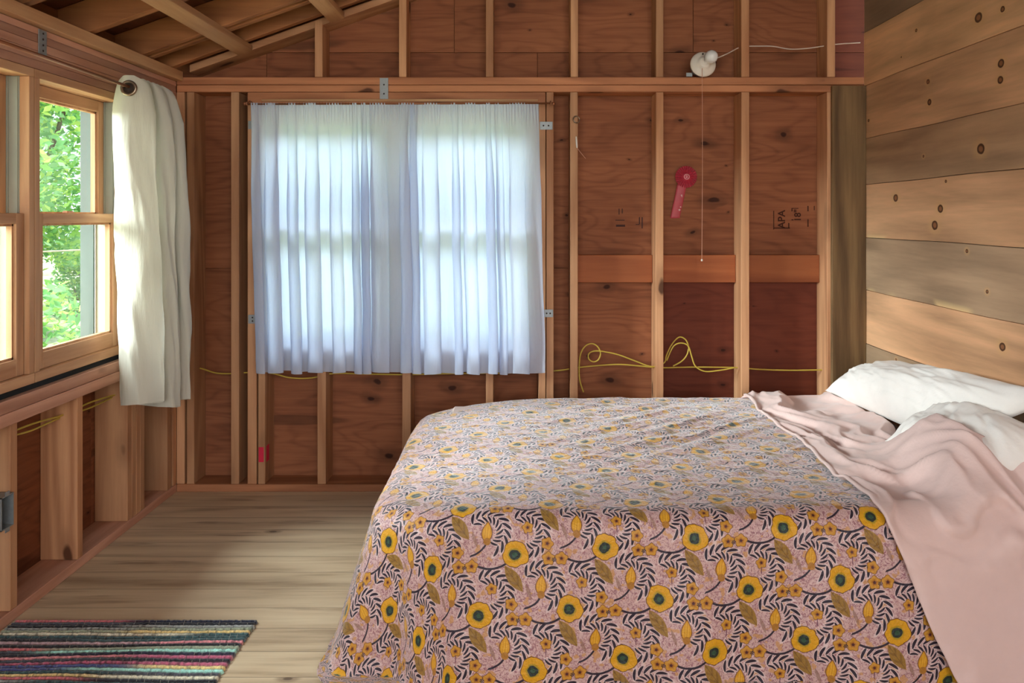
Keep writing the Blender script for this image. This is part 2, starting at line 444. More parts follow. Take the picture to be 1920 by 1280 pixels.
# ------------------------------------------------------------------ windows
def glass_mat():
    m = Mat('window_glass'); t = m.n('ShaderNodeBsdfTransparent'); g = m.n('ShaderNodeBsdfGlossy')
    t.inputs[0].default_value = (.93,.96,.94,1); g.inputs['Roughness'].default_value = .02
    x = m.n('ShaderNodeMixShader'); x.inputs[0].default_value = .035; m.l(t.outputs[0], x.inputs[1]); m.l(g.outputs[0], x.inputs[2])
    m.l(x.outputs[0], m.out.inputs[0]); return m.mat
M['glass'] = glass_mat()
def window(name, side, u0, u1, z0, z1):
    hor = 'y' if side == 'left' else 'x'
    PH, PV = M['pine_'+hor], M['pine_z']
    def mp(a, b, w0, w1, c, d):
        if side == 'left': return (XL-w1, XL-w0, a, b, c, d)
        return (a, b, D+w0, D+w1, c, d)
    um = (u0+u1)/2
    root = empty(name, (XL-.05, um, z0) if side == 'left' else (um, D+.05, z0), kind='structure')
    def b(nm, mat, par, *r, bev=.0015): return box(nm, *mp(*r), mat, par, bev=bev)
    def mb(nm, mat, par, rs, bev=.001): return multibox(nm, [mp(*r) for r in rs], mat, par, bev=bev)
    j = .028; fr = empty('frame', wloc(root), root)
    b('frame_head', PH, fr, u0, u1, -.004, .115, z1-.03, z1)
    b('frame_sill', PH, fr, u0, u1, -.006, .115, z0, z0+.034)
    for s, (a, c) in enumerate(((u0, u0+j), (u1-j, u1))):
        b('frame_jamb', PV, fr, a, c, -.004, .030, z0+.0345, z1-.0305)
        lb = (a, c) 
        b('jamb_liner', M['vinyl'], fr, a, c, .0305, .112, z0+.0345, z1-.0305)
        b('outer_jamb', M['outer'], fr, a, c, .116, .172, z0, z1, bev=.001)
    # ribs of the liner
    for a, c in ((u0+j, u0+j+.004), (u1-j-.004, u1-j)):
        mb('liner_rib', M['vinyl'], fr, [(a, c, .034, .037, z0+.035, z1-.031), (a, c, .066, .071, z0+.035, z1-.031), (a, c, .106, .110, z0+.035, z1-.031)], bev=0)
    zm = z0+(z1-z0)*.523
    def sash(nm, w0, w1, a, c, lo, hi, sw, br, tr):
        s = empty(nm, (XL-(w0+w1)/2, um, lo) if side == 'left' else (um, D+(w0+w1)/2, lo), root)
        b('rail', PH, s, a+sw, c-sw, w0, w1, lo, lo+br); b('rail', PH, s, a+sw, c-sw, w0, w1, hi-tr, hi)
        b('stile', PV, s, a, a+sw, w0, w1, lo, hi); b('stile', PV, s, c-sw, c, w0, w1, lo, hi)
        # inner glazing bead
        q = .008; wi = w0+.010
        mb('glazing_bead', PV, s, [(a+sw, a+sw+q, wi, w1-.004, lo+br, hi-tr), (c-sw-q, c-sw, wi, w1-.004, lo+br, hi-tr),
                               (a+sw, c-sw, wi, w1-.004, lo+br, lo+br+q), (a+sw, c-sw, wi, w1-.004, hi-tr-q, hi-tr)], bev=0)
        wm = (w0+w1)/2
        b('pane', M['glass'], s, a+sw+.002, c-sw-.002, wm-.001, wm+.001, lo+br+.002, hi-tr-.002, bev=0)
        return s
    g = .0045
    sash('lower_sash', .012, .045, u0+j+g, u1-j-g, z0+.035, zm+.018, .040, .058, .036)
    s = sash('upper_sash', .072, .104, u0+j+g, u1-j-g, zm-.020, z1-.031, .040, .036, .045)
    # sash lock on the meeting rail
    b('sash_lock', M['copper'], s, um-.02, um+.02, .050, .071, zm+.0185, zm+.028, bev=.002)
    return root
window('window_1', 'left', WLM+.002, WL1, .762, 1.84)
window('window_2', 'left', WL0, WLM-.002, .762, 1.84)
xm = bx_(742)
window('window_3', 'back', WX0+.004, xm-.002, WZ0, WZ1-.002)
window('window_4', 'back', xm+.002, WX1-.004, WZ0, WZ1-.002)
# narrow light strip of window trim above the curtain
box('trim_2', bx_(492), bx_(1009), D-.016, D-.001, bz_(190.5), bz_(186.5), M['pale_x'], bev=.001, kind='structure')

# ------------------------------------------------------------------ right wall of wide boards
def right_mat():
    m = Mat('wide_pine_wall_boards'); g = m.n('ShaderNodeNewGeometry').outputs['Position']
    x, y, z = m.sep(g)
    at_ = m.n('ShaderNodeAttribute', attribute_name='tint'); tint = at_.outputs['Color']
    pid = m.S(m.n('ShaderNodeAttribute', attribute_name='board').outputs['Fac'])
    v = m.comb(pid*3.7, y+pid*5.3, z)
    gr = m.mapping(v, (1,.08,1))
    big = m.noise(gr, 9, 3, .55, .8); fin = m.noise(gr, 70, 4, .6)
    rings = (m.noise(m.mapping(v, (1,.14,1)), 4, 1, .4)*30).sin()*.5+.5
    f = big*.6+fin*.22+rings*.18
    sh = m.ramp(f, [(.25, V(178,178,178)), (.75, V(255,255,255))])
    col = m.mix(1.0, tint, sh, 'MULTIPLY')
    stain = m.noise(m.mapping(v, (1,.5,1)), 3.2, 3, .6)
    col = m.mix(stain.ss(.30,.46)*.18, col, V(112,84,60)); col = hsv(m, col, 1.38, .95)
    kn = [(1718,57,.007),(1834.6,33,.018),(1875.7,118.7,.014),(1874.6,149.4,.013),(1741.6,191.5,.012),(1739,153,.009),(1838.5,279,.018),
          (1678.7,371,.016),(1762.4,391,.016),(1752,422.4,.018),(1878.4,650,.014),(1772.8,340,.006),(1812.7,470.6,.007),(1851,547,.007),(1680,674,.006),(1690,107,.004),(1628,226,.007),(1731,293,.006),(1880,17,.01)]
    dmin = None
    nz = m.noise(g, 26, 2, col=True); gp = m.vadd(g, m.mapping(nz, (.006,.006,.006), (-.003,-.003,-.003)))
    for px, py, r in kn:
        Y = XR*F/(px-CX); Z = H-(py-CY)*Y/F
        d = m.vadd(gp, (XR, Y, Z), 'SUBTRACT')
        d = m.vadd(d, (0, .8/r, 1/r), 'MULTIPLY')
        n = m.n('ShaderNodeVectorMath', operation='LENGTH'); m.l(d, n.inputs[0]); dd = m.S(n.outputs['Value'])
        dmin = dd if dmin is None else dmin.min(dd)
    edge = m.S(m.n('ShaderNodeAttribute', attribute_name='low').outputs['Fac'])
    col = m.mix(edge*(m.noise(m.mapping(v, (1,.6,1)), 5, 1)).ss(.62,.5), col, V(236,200,146))
    col = m.mix(dmin.ss(1.0,3.2)*.45, col, V(224,176,120))
    col = m.mix(dmin.ss(.98,1.12)*.92, col, V(66,32,18))
    col = m.mix(dmin.ss(.48,.66)*.85, col, V(164,110,72))
    m.bsdf(col, .55, .3, normal=m.bump(fin, .2, .0015))
    return m.mat
def right_wall():
    zs = [-.0, .21, .467, .723, .977, 1.23, 1.489, 1.708, 1.965, 2.225, 2.48, 2.74, 3.0, 3.25, 3.4]
    tints = [(182,146,112),(210,160,116),(172,140,108),(222,168,122),(186,152,118),(218,166,120),(192,152,112),(222,170,122),(230,178,126),(150,124,98),(190,142,100),(200,150,106),(160,120,86),(190,142,100)]
    me = bpy.data.meshes.new('wall_right'); vs = []; fs = []; low = []; tc = []; ids = []
    for k in range(len(zs)-1):
        z0, z1 = zs[k]+.0012, zs[k+1]-.0012; off = [0,.0015,.0008,.002][k%4]
        n = 60; b = len(vs)
        for i in range(n+1):
            y = YB+(D-YB)*i/n; w = .0022*math.sin(y*3.1+k*2)+.001*math.sin(y*9+k)
            ww = w if abs(zs[k]-1.23) > .01 else w
            e1 = .0022*math.sin(y*3.1+(k+1)*2)+.001*math.sin(y*9+k+1)
            for (X, Z) in ((XR+.02, z0+w), (XR+off+.001, z0+w), (XR+off, z0+w+.002), (XR+off, z0+w+.024+.006*math.sin(y*5+k)), (XR+off, z1+e1-.002), (XR+off+.001, z1+e1), (XR+.02, z1+e1)):
                vs.append((X, y, Z))
            q_ = 1.0 if k in (4,5) else .0
            low += [q_,q_,q_,0,0,0,0]
        for i in range(n):
            for q in range(6):
                a = b+i*7+q; fs.append((a, a+7, a+8, a+1)); tc.append(lin(tints[k])); ids.append(k*1.37)
        fs.append(tuple(b+q for q in range(7))); tc.append(lin(tints[k])); ids.append(k*1.37)
        fs.append(tuple(b+n*7+q for q in reversed(range(7)))); tc.append(lin(tints[k])); ids.append(k*1.37)
    # a backing panel closes the seams
    b = len(vs)
    for (X, y, Z) in ((XR+.021,YB,0),(XR+.021,D,0),(XR+.021,D,3.4),(XR+.021,YB,3.4),(XR+.06,YB,0),(XR+.06,D,0),(XR+.06,D,3.4),(XR+.06,YB,3.4)): vs.append((X,y,Z)); low.append(0)
    for q in ((0,1,2,3),(7,6,5,4),(0,4,5,1),(1,5,6,2),(2,6,7,3),(3,7,4,0)):
        fs.append(tuple(b+i for i in q)); tc.append(lin((40,26,18))); ids.append(0)
    me.from_pydata(vs, [], fs)
    me.attributes.new('tint', 'FLOAT_COLOR', 'FACE'); me.attributes.new('board', 'FLOAT', 'FACE')
    me.attributes.new('low', 'FLOAT', 'POINT'); me.attributes['low'].data.foreach_set('value', low)
    me.attributes['tint'].data.foreach_set('color', [c for t in tc for c in (*t, 1)]); me.attributes['board'].data.foreach_set('value', ids)
    bm = bmesh.new(); bm.from_mesh(me); bmesh.ops.recalc_face_normals(bm, faces=bm.faces); bm.to_mesh(me); bm.free()
    link('wall_right', me, right_mat(), kind='structure')
right_wall()

# ------------------------------------------------------------------ ceiling: rafters and roof deck
ce = empty('ceiling', (0, 1.5, 2.4), kind='structure')
RD = .15
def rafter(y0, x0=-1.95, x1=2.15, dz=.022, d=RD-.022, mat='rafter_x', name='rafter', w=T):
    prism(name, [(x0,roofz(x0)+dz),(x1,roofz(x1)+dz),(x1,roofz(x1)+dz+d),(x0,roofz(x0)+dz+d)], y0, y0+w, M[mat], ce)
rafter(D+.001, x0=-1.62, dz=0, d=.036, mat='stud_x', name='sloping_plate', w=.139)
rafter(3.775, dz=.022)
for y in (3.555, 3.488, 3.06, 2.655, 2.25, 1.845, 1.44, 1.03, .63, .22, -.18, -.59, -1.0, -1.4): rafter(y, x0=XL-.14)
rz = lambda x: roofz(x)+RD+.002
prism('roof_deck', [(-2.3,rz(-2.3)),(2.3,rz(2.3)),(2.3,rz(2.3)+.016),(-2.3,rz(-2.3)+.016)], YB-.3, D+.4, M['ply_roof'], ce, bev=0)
multibox('rafter_blocking', [(XL-.14, XL-.10, YB, D, 2.036, 2.12)], M['rafter_y'], ce)
# flat boards running under the rafters
def underboard(X, name='brace_board'):
    h = .030; w = .066; q = .021
    prism(name, [(X-w/2, roofz(X-w/2)-h+q), (X+w/2, roofz(X+w/2)-h+q), (X+w/2, roofz(X+w/2)+q), (X-w/2, roofz(X-w/2)+q)], -1.4, D-.012, M['pale_y'], ce)
underboard(-1.345); underboard(-.90)

# ------------------------------------------------------------------ bed
M['mattress'] = plain('mattress_fabric', (222,196,184), .9, nz=.03, bump=.3)
M['bedwood'] = wood('bed_frame_wood', (168,120,80), (120,80,50), axis=0)
bed = empty('bed', (.6, 3.05, 0), label='bed against the plank wall, its frame and mattress under the quilt', cat='bed')
box('mattress', -.36, 1.60, 2.375, 3.715, .20, .462, M['mattress'], bed, bev=.045)
for y in (2.40, 3.655): box('side_rail', -.30, 1.58, y, y+.03, .12, .198, M['bedwood'], bed)
for x in (-.33, 1.585): box('end_rail', x, x+.029, 2.43, 3.654, .12, .198, M['bedwood'], bed)
for x in (-.33, 1.54):
    for y in (2.431, 3.58): box('leg', x+.031 if x < 0 else x-.03, x+.085 if x < 0 else x+.03, y, y+.06, 0, .118, M['bedwood'], bed)

TOP = .485
QX0, QY0, QY1, QR, BR = -.405, 2.345, 3.735, .20, .075
def fbm(x, y, z=0, o=3):
    return noise.fractal(Vector((x,y,z)), 1.0, 2.0, o)
def ridged(x, y, z=0):
    return 1-abs(noise.noise(Vector((x,y,z))))*2
def topz(x, y):
    z = TOP
    # bed sinks a little towards the rounded foot corners
    z += .010*fbm(x*1.3, y*1.3, 3.1)
    z -= .03*max(0, min(1, (0.05-x)/.5))**2
    z -= .035*max(0, min(1, (y-3.35)/.4))**2*max(0, min(1, (.2-x)/.6))
    # long diagonal creases across the middle
    a = math.radians(40)
    u = x*math.cos(a)+(y-2.3)*math.sin(a); v = -x*math.sin(a)+(y-2.3)*math.cos(a)
    m = math.exp(-((x-.62)/.55)**2)*math.exp(-((y-3.25)/.50)**2)
    z += m*.010*(ridged(v*7.5+.5*fbm(u*2,v*2), u*.9, 1.7)-.3)
    z += m*.007*(ridged(v*17, u*1.6, 5.7)-.3)
    return z
def drape(cx, cy, lift=0, flare=(.30,.055), fold=1.0, nseed=0):
    qx = cx-max(cx, QX0+QR); qy = cy-min(max(cy, QY0+QR), QY1-QR)
    d0 = math.hypot(qx, qy)
    z0 = topz(min(max(cx,QX0),1.7), min(max(cy,QY0),QY1))+lift
    if d0 <= QR:
        return Vector((cx, cy, z0)), 0
    n = Vector((qx/d0, qy/d0, 0)); d = d0-QR
    base = Vector((cx, cy, 0))-n*d
    r = BR+lift
    fl = flare[0]*abs(n.x)**1.5+flare[1]*abs(n.y)
    if d < r*math.pi/2:
        a = d/r; out = r*math.sin(a); down = r*(1-math.cos(a))
    else:
        e = d-r*math.pi/2; out = r+e*fl; down = r+e*math.sqrt(1-fl*fl)
    per = base.x*1.0-base.y*1.0+math.atan2(n.y, n.x)*.30
    k = max(0, min(1, (d-.05)/.4))
    out += fold*k*(.016*math.sin(per*13+1.3*fbm(per*2, d*1.5, 2+nseed))+.012*fbm(per*3.1, d*2.2, 8+nseed))
    out += fold*abs(n.x*n.y)*2*k*.05*math.sin(math.atan2(n.y,n.x)*7+.6)
    zz = z0-down
    p = base+n*out
    p.z = max(zz, .012+lift)
    return p, down
def quilt_fn(u, v):
    cx = QX0-.53+u*(1.30-(QX0-.53)); cy = QY0-.56+v*(QY1+.30-QY0+.56)
    p, dn = drape(cx, cy)
    nn = .0016*noise.noise(Vector((cx*34, cy*34, 0)))*1.5+.0015*noise.noise(Vector((cx*75, cy*75, 4)))
    if dn == 0: p.z += nn*1.6
    else: p += Vector((0,-1,0))*nn if cy < QY0 else Vector((-1,0,0))*nn
    return p
def quilt_uv(u, v):
    return (QX0-.53+u*(1.30-(QX0-.53)), QY0-.56+v*(QY1+.30-QY0+.56))

def quilt_mat():
    m = Mat('floral_quilt_print')
    uvn = m.n('ShaderNodeUVMap', uv_map='cloth').outputs[0]
    K = 3.924e-4
    X, Y, _ = m.sep(uvn)
    gx = (X-.2316)/K; gy = (2.217-Y)/K          # print coordinates, y downwards
    wob = m.noise(uvn, 60, 2)
    ax, ay, bx, by = 650., -62., -260., 430.
    det = ax*by-ay*bx
    def wrap(cx, cy):
        px = gx-cx; py = gy-cy
        u = (px*by-py*bx)/det; v = (py*ax-px*ay)/det
        u = u-u.round(); v = v-v.round()
        return u*ax+v*bx, u*ay+v*by
    def rot(q, deg):
        a = math.radians(deg); return q[0]*math.cos(a)+q[1]*math.sin(a), q[1]*math.cos(a)-q[0]*math.sin(a)
    def ln(q): return (q[0]*q[0]+q[1]*q[1]).sqrt()
    # ground with scribbled curls
    sc1 = (m.noise(uvn, 95, 2, .5, .8)-.5).abs(); sc2 = (m.noise(uvn, 70, 1, .5)-.5).abs()
    col = m.mix(sc1.ss(.014,.05)*.8, V(212,174,168), V(140,76,92))
    spots = m.noise(uvn, 42, 1)
    col = m.mix(spots.ss(.36,.40)*.8, col, V(206,150,92))
    HALO = V(232,206,202)
    INK = V(42,28,44)
    def paint(mask, c):
        nonlocal col
        col = m.mix(mask, col, c)
    def frond(cx, cy, R, t0, t1, sp=42., l0=29., hl=29., wh=13.):
        q = wrap(cx, cy); r = ln(q); th = q[1].atan2(q[0])
        lat = r-R; al = lat.abs()
        arc = (th-math.radians(t0))*R/sp - al*.85/sp
        f = (arc.fract()-.5)*sp
        rng = ((arc-.0)._m('GREATER_THAN', 0.0))*((arc)._m('LESS_THAN', math.floor(math.radians(t1-t0)*R/sp)))
        e = (f/wh)*(f/wh)+((al-l0)/hl)*((al-l0)/hl)
        return e, rng, al
    def arc_stem(p1, p2, p3, w, c=INK):
        A=Vector(p1);B=Vector(p2);Cc=Vector(p3)
        d=2*(A.x*(B.y-Cc.y)+B.x*(Cc.y-A.y)+Cc.x*(A.y-B.y))
        ux=((A.x**2+A.y**2)*(B.y-Cc.y)+(B.x**2+B.y**2)*(Cc.y-A.y)+(Cc.x**2+Cc.y**2)*(A.y-B.y))/d
        uy=((A.x**2+A.y**2)*(Cc.x-B.x)+(B.x**2+B.y**2)*(A.x-Cc.x)+(Cc.x**2+Cc.y**2)*(B.x-A.x))/d
        R=math.hypot(A.x-ux,A.y-uy)
        mx, my = (A.x+Cc.x)/2, (A.y+Cc.y)/2
        half = math.hypot(A.x-Cc.x, A.y-Cc.y)/2
        q = wrap(mx, my)
        rr = ln((q[0]+(mx-ux), q[1]+(my-uy)))
        d1 = (rr-R).abs(); inside = ln(q).ss(half-2, half+3)
        # keep only the short arc (same side as p2)
        sx, sy = B.x-mx, B.y-my
        side = (q[0]*sx+q[1]*sy)._m('GREATER_THAN', -260.0)
        paint(d1.ss(w-2, w+1.5)*inside*side, c)
    e1, r1, a1 = frond(-182, 282, 124, -138, 78)
    e2, r2, a2 = frond(186, 214, 120, -160, 62)
    for e, r in ((e1,r1),(e2,r2)): paint(e.ss(1.3,2.6)*r*.8, HALO)
    for e, r in ((e1,r1),(e2,r2)): paint(e.ss(.75,1.15)*r, INK)
    # tan leaf
    q = rot(wrap(-12, 172), 54); w = ((q[0]/112)*(q[0]/112)-1)*-44
    ed = q[1].abs()-w
    vein = ((q[0]*.09+q[1].abs()*.14).sin()*.5+.5)
    paint(ed.ss(-2,2), V(158,118,52)); paint(ed.ss(-9,-7)*vein.ss(.2,.5)*.45, V(112,76,40)); paint(ed.ss(-2,2)*q[1].abs().ss(1,3)*.6, V(96,62,36))
    arc_stem((-42,42),(-160,103),(-306,64),8)
    arc_stem((176,300),(120,355),(22,382),7)
    # curl beside the bud
    q = rot(wrap(95, 262), 70); ed = q[1].abs()-((q[0]/62)*(q[0]/62)-1)*-13
    paint(ed.ss(-2,2)*.7, V(150,110,90))
    # bud
    q = rot(wrap(184, 212), -84); tt = q[0]/74
    ed = (q[1].abs())-((tt*tt-1)*-(38.0))*(q[0]*-.0035+1.0)
    paint(ed.ss(-1,7), V(120,70,30)); paint(ed.ss(-5,-2), V(214,150,34)); paint(ed.ss(-16,-8)*(q[1]*.35).sin().ss(-.5,.6)*.5, V(240,186,60))
    q = wrap(184, 278); paint(ln(q).ss(24,30), V(176,118,44))
    # small blossoms
    for cx, cy, s in ((-30,352,44),(-22,455,46),(72,452,46),(-172,246,40)):
        q = wrap(cx, cy); r = ln(q); th = q[1].atan2(q[0])
        rr = r/((th*5+cx).sin()*.12+1)
        paint(rr.ss(s-2,s+2), V(128,78,34)); paint(rr.ss(s-6,s-3), V(206,146,50)); paint(rr.ss(s*.25,s*.6)*.8, V(160,88,30)); paint(rr.ss(s*.18,s*.28), V(80,30,30))
    q = wrap(18, 462); r = ln(q); th = q[1].atan2(q[0]); paint(r.ss(14,18)*(th*6).sin().ss(.3,.6), V(40,26,40))
    q = wrap(-172, 300); paint(q[0].abs().ss(2,4)*q[1].abs().ss(24,28), V(110,60,80))
    # sunflower
    q = wrap(0, 0); r = ln(q); th = q[1].atan2(q[0])
    rr = r/((th*5).sin()*.035+(th*3+.7).sin()*.04+(th*8+2).sin()*.02+wob*.22+.89)
    paint(rr.ss(94,97), V(110,66,26)); paint(rr.ss(88,92), V(224,162,26))
    st = ((th*34).sin()*.5+.5)
    paint(rr.ss(88,92)*st.ss(.05,.5)*r.ss(30,92)*.4, V(206,134,20))
    pet = ((th*7+.4).sin().abs()); paint(rr.ss(86,90)*pet.ss(.06,.14)*.35, V(176,108,20))
    q = wrap(-6, 4); r = ln(q)+wob*26-13
    paint(r.ss(44,54)*.75, V(156,138,30)); paint(r.ss(36,41), V(36,46,40)); paint(r.ss(14,20)*.7, V(56,92,66))
    weave = m.noise(uvn, 520, 2)
    pk = m.noise(uvn, 70, 3, .6)
    n = m.bump(pk, .8, .006, m.bump(weave, .25, .0008))
    m.bsdf(col, .5, .45, normal=n, sheen=.6, Sheen_Roughness=.35)
    return m.mat
quilt = grid('quilt', 200, 205, quilt_fn, quilt_mat(), uv=quilt_uv, solid=.006,
     label='pink quilt printed with yellow sunflowers and dark fronds spread over the bed', cat='quilt')

# sheet folded back over the quilt at the head
def cloth(name, c, sc=1.0, sheen=.3, tr=0):
    m = Mat(name); oc = m.coord('Object')
    w = m.noise(oc, 700*sc, 2); k = m.noise(oc, 16, 4, .6)
    col = hsv(m, m.ramp(k, [(0,V(*c)),(1,V(*c))]), k*.10+.95)
    m.bsdf(col, .85, .2, normal=m.bump(k, .35, .006, m.bump(w, .15, .0006)), sheen=sheen)
    return m.mat
M['sheet'] = cloth('dusty_pink_linen', (232,200,192))
M['pillow'] = cloth('ivory_pillowcase', (250,243,236))
def pil_lift(x, y):      # bulge of the near pillow under the sheet
    a = max(0, min(1, (x-1.19)/.17)); a = a*a*(3-2*a)
    b = max(0, min(1, (2.90-y)/.28)); b = b*b*(3-2*b)
    c = max(0, min(1, (y-2.24)/.22)); c = c*c*(3-2*c)
    return .155*a*b*c
def sheet_fn(u, v):
    v2 = 1-(1-v)**1.0
    cy = QY0-.60+v2*(3.80-QY0+.60)
    tw = .012*fbm(cy*2.2, 1.3, 0)+.008*math.sin(cy*9)
    L = 1.015+tw + .06*max(0,min(1,(3.8-cy)/.5))*0
    Rr = 1.37+.07*max(0, min(1,(cy-2.9)/.2))+.24*(lambda q: q*q*(3-2*q))(max(0, min(1,(2.50-cy)/.26)))
    cx = L+u*(Rr-L)
    p, dn = drape(cx, cy, lift=.011, fold=.6, nseed=3)
    a = math.radians(68)
    uu = cx*math.cos(a)-cy*math.sin(a); vv = cx*math.sin(a)+cy*math.cos(a)
    wob = fbm(cx*2.1, cy*2.1, 9)
    w = .040*(ridged(vv*5.5+wob*1.6, uu*1.2, 2.2)-.35)+.019*(ridged(vv*13+wob*1.5, uu*2.6, 6.2)-.3)+.003*fbm(cx*18, cy*18, 1)
    edge = min(1, u*5)
    w = max(w, -.007)
    if dn == 0:
        p.z += w*(.35+.65*edge)+pil_lift(cx, cy)
        if u < .035: p.z += .006
    else:
        w2 = .030*(ridged(cx*6.5+dn*1.8+1.0*fbm(cx*4,dn*4,4), dn*1.1, 3.3)-.3)
        p += Vector((0, -1, .15))*(max(0,w2)*min(1, dn*5)+max(0,w)*max(0,1-dn*4)+.002)
        p.z += pil_lift(cx, cy)*max(0, 1-dn*5)
        p.x = min(p.x+.44*dn*dn/(dn+.05)*1.05, 1.60)
    return p
grid('bed_sheet', 80, 200, sheet_fn, M['sheet'], solid=.008,
     label='crumpled dusty pink linen sheet folded back across the quilt at the pillow end', cat='sheet')

def pillow(name, corners, th, seed, **kw):
    A, B, Cc, Dd = [Vector(c) for c in corners]   # A->B->C->D around
    n = ((B-A).cross(Dd-A)+(B-Cc).cross(Dd-Cc)*-1)
    n = (B-A).cross(Dd-A).normalized()
    if n.z < 0: n = -n
    vs = []; fs = []; N = 56
    c0 = (A+B+Cc+Dd)/4
    idx = {}
    def P(s, t, sgn):
        # corners pulled out, edges drawn in
        e = 1-.07*(1-abs(t)**2) ; f = 1-.05*(1-abs(s)**2)
        ss, tt = s*e, t*f
        a, b = (ss+1)/2, (tt+1)/2
        p = A*(1-a)*(1-b)+B*a*(1-b)+Cc*a*b+Dd*(1-a)*b
        prof = (max(0,1-abs(s)**2.6)**.62)*(max(0,1-abs(t)**2.6)**.62)
        rad = math.atan2(t, s)
        edge = max(abs(s),abs(t))
        wr = .020*(ridged(rad*3.2+seed, edge*1.2, seed)-.4)*math.exp(-((edge-.82)/.22)**2)+.016*fbm(s*1.6+seed, t*1.6, seed)+.009*(ridged(s*3+t*4+fbm(s*2,t*2,seed), t*1.5, seed+4)-.4)
        h = prof*(th*(1 if sgn > 0 else .75)+wr*(1 if sgn > 0 else .3))
        return p+n*h*sgn
    for sgn in (1,-1):
        for j in range(N+1):
            for i in range(N+1):
                s, t = -1+2*i/N, -1+2*j/N
                rim = i in (0,N) or j in (0,N)
                if sgn < 0 and rim: idx[(sgn,i,j)] = idx[(1,i,j)]; continue
                idx[(sgn,i,j)] = len(vs); vs.append(P(s,t,sgn)-c0)
        for j in range(N):
            for i in range(N):
                q = [idx[(sgn,i,j)], idx[(sgn,i+1,j)], idx[(sgn,i+1,j+1)], idx[(sgn,i,j+1)]]
                fs.append(q if sgn > 0 else q[::-1])
    me = bpy.data.meshes.new(name); me.from_pydata([tuple(v) for v in vs], [], fs)
    bm = bmesh.new(); bm.from_mesh(me); bmesh.ops.recalc_face_normals(bm, faces=bm.faces); bm.to_mesh(me); bm.free()
    return link(name, me, M['pillow'], None, c0, smooth=True, **kw)
pillow('pillow', [(1.40,3.72,.525),(1.61,3.62,.655),(1.605,2.36,.80),(1.445,2.80,.55)], .115, 1.3,
       label='white pillow leaning on the plank wall at the far side of the bed', cat='pillow')
pillow('pillow', [(1.30,2.88,.525),(1.61,2.90,.63),(1.62,2.34,.64),(1.29,2.34,.525)], .12, 4.1,
       label='white pillow nearest the camera, partly under the pink sheet', cat='pillow')

# ------------------------------------------------------------------ curtains
def sheer(name, c=(244,246,250), trans=.55, clear=.12):
    m = Mat(name); oc = m.coord('Object')
    w = m.noise(m.mapping(oc, (1,1,.25)), 22, 4, .6)
    d = m.n('ShaderNodeBsdfDiffuse'); t = m.n('ShaderNodeBsdfTranslucent'); x = m.n('ShaderNodeBsdfTransparent')
    col = m.ramp(w, [(0,V(*c)),(1,V(*c))])
    lw = m.noise(m.mapping(oc, (1,1,.12), rot=(0,.12,0)), 45, 3, .6)
    nb = m.bump(lw, .35, .006, m.bump(w, .35, .008))
    for n in (d, t): m.l(col, n.inputs[0]); m.l(nb, n.inputs['Normal'])
    a = m.n('ShaderNodeMixShader'); a.inputs[0].default_value = trans; m.l(d.outputs[0], a.inputs[1]); m.l(t.outputs[0], a.inputs[2])
    b = m.n('ShaderNodeMixShader'); b.inputs[0].default_value = clear; m.l(a.outputs[0], b.inputs[1]); m.l(x.outputs[0], b.inputs[2])
    m.l(b.outputs[0], m.out.inputs[0]); return m.mat
M['sheer'] = sheer('sheer_white_voile', (222,232,250), trans=.50, clear=.04)
M['linen'] = sheer('off_white_cotton_curtain', (214,211,196), .20, 0.0)
YC = D-.062
def back_panel(px0t, px1t, px0b, px1b, nf, seed, zb, label):
    rnd = random.Random(seed)
    xs0, xs1 = (px0t-CX)*YC/F, (px1t-CX)*YC/F; xb0, xb1 = (px0b-CX)*YC/F, (px1b-CX)*YC/F
    zt = H-(193-CY)*YC/F
    ph = [rnd.uniform(.4,1.7) for _ in range(nf+2)]; am = [rnd.uniform(.5,1.25) for _ in range(nf+2)]
    cum = [0]
    for p in ph[:nf]: cum.append(cum[-1]+p)
    tot = cum[-1]
    def fn(u, v):
        w = u*tot; k = max(i for i in range(nf) if cum[i] <= w+1e-9); f = (w-cum[k])/ph[k]
        phi = 2*math.pi*f
        g = 1-v                      # v=0 bottom, v=1 top
        z = zb+(zt-zb)*v
        z += .004*math.sin(u*31+seed)*(g**3)
        amp = (.008+.026*min(1, g*1.8))*am[k]
        fade = abs(math.sin(math.pi*f))**.5
        y = amp*math.sin(phi)*fade+.006*fbm(u*9, v*2.2, seed)
        # gathered heading: many tiny pleats
        y += .005*math.sin(u*math.pi*2*nf*6.3)*max(0, 1-g*11)
        x = (xb0*g+xs0*v)+(xb1*g+xs1*v-(xb0*g+xs0*v))*u
        x += -.020*am[k]*math.sin(2*phi)*min(1, g*3)*(.5+.5*ph[k])
        x += .010*fbm(v*1.6, u*3, seed+2)*min(1,g*3)
        crump = max(0, g-.72)/.28
        y += crump*.005*fbm(u*30, v*26, seed+5)
        return Vector((x, YC-max(min(y,.034),-.034), z))
    o = grid('curtain', 420, 90, fn, M['sheer'], label=label, cat='curtain', group=None)
    return o
back_panel(470, 778, 484, 782, 9, 3, .590, 'sheer white curtain panel on the left half of the back window')
back_panel(768, 1010, 776, 1021, 7, 8, .584, 'sheer white curtain panel on the right half of the back window')
zr = H-(193-CY)*YC/F
rod = empty('curtain_rod', ((465-CX)*YC/F, YC, zr-.004), label='thin brown curtain rod above the back window holding both sheer panels', cat='curtain rod')
tube('rod', [((462-CX)*YC/F, YC, zr-.006), ((1036-CX)*YC/F, YC, zr-.001)], .0042, M['copper'], rod, sm=0)
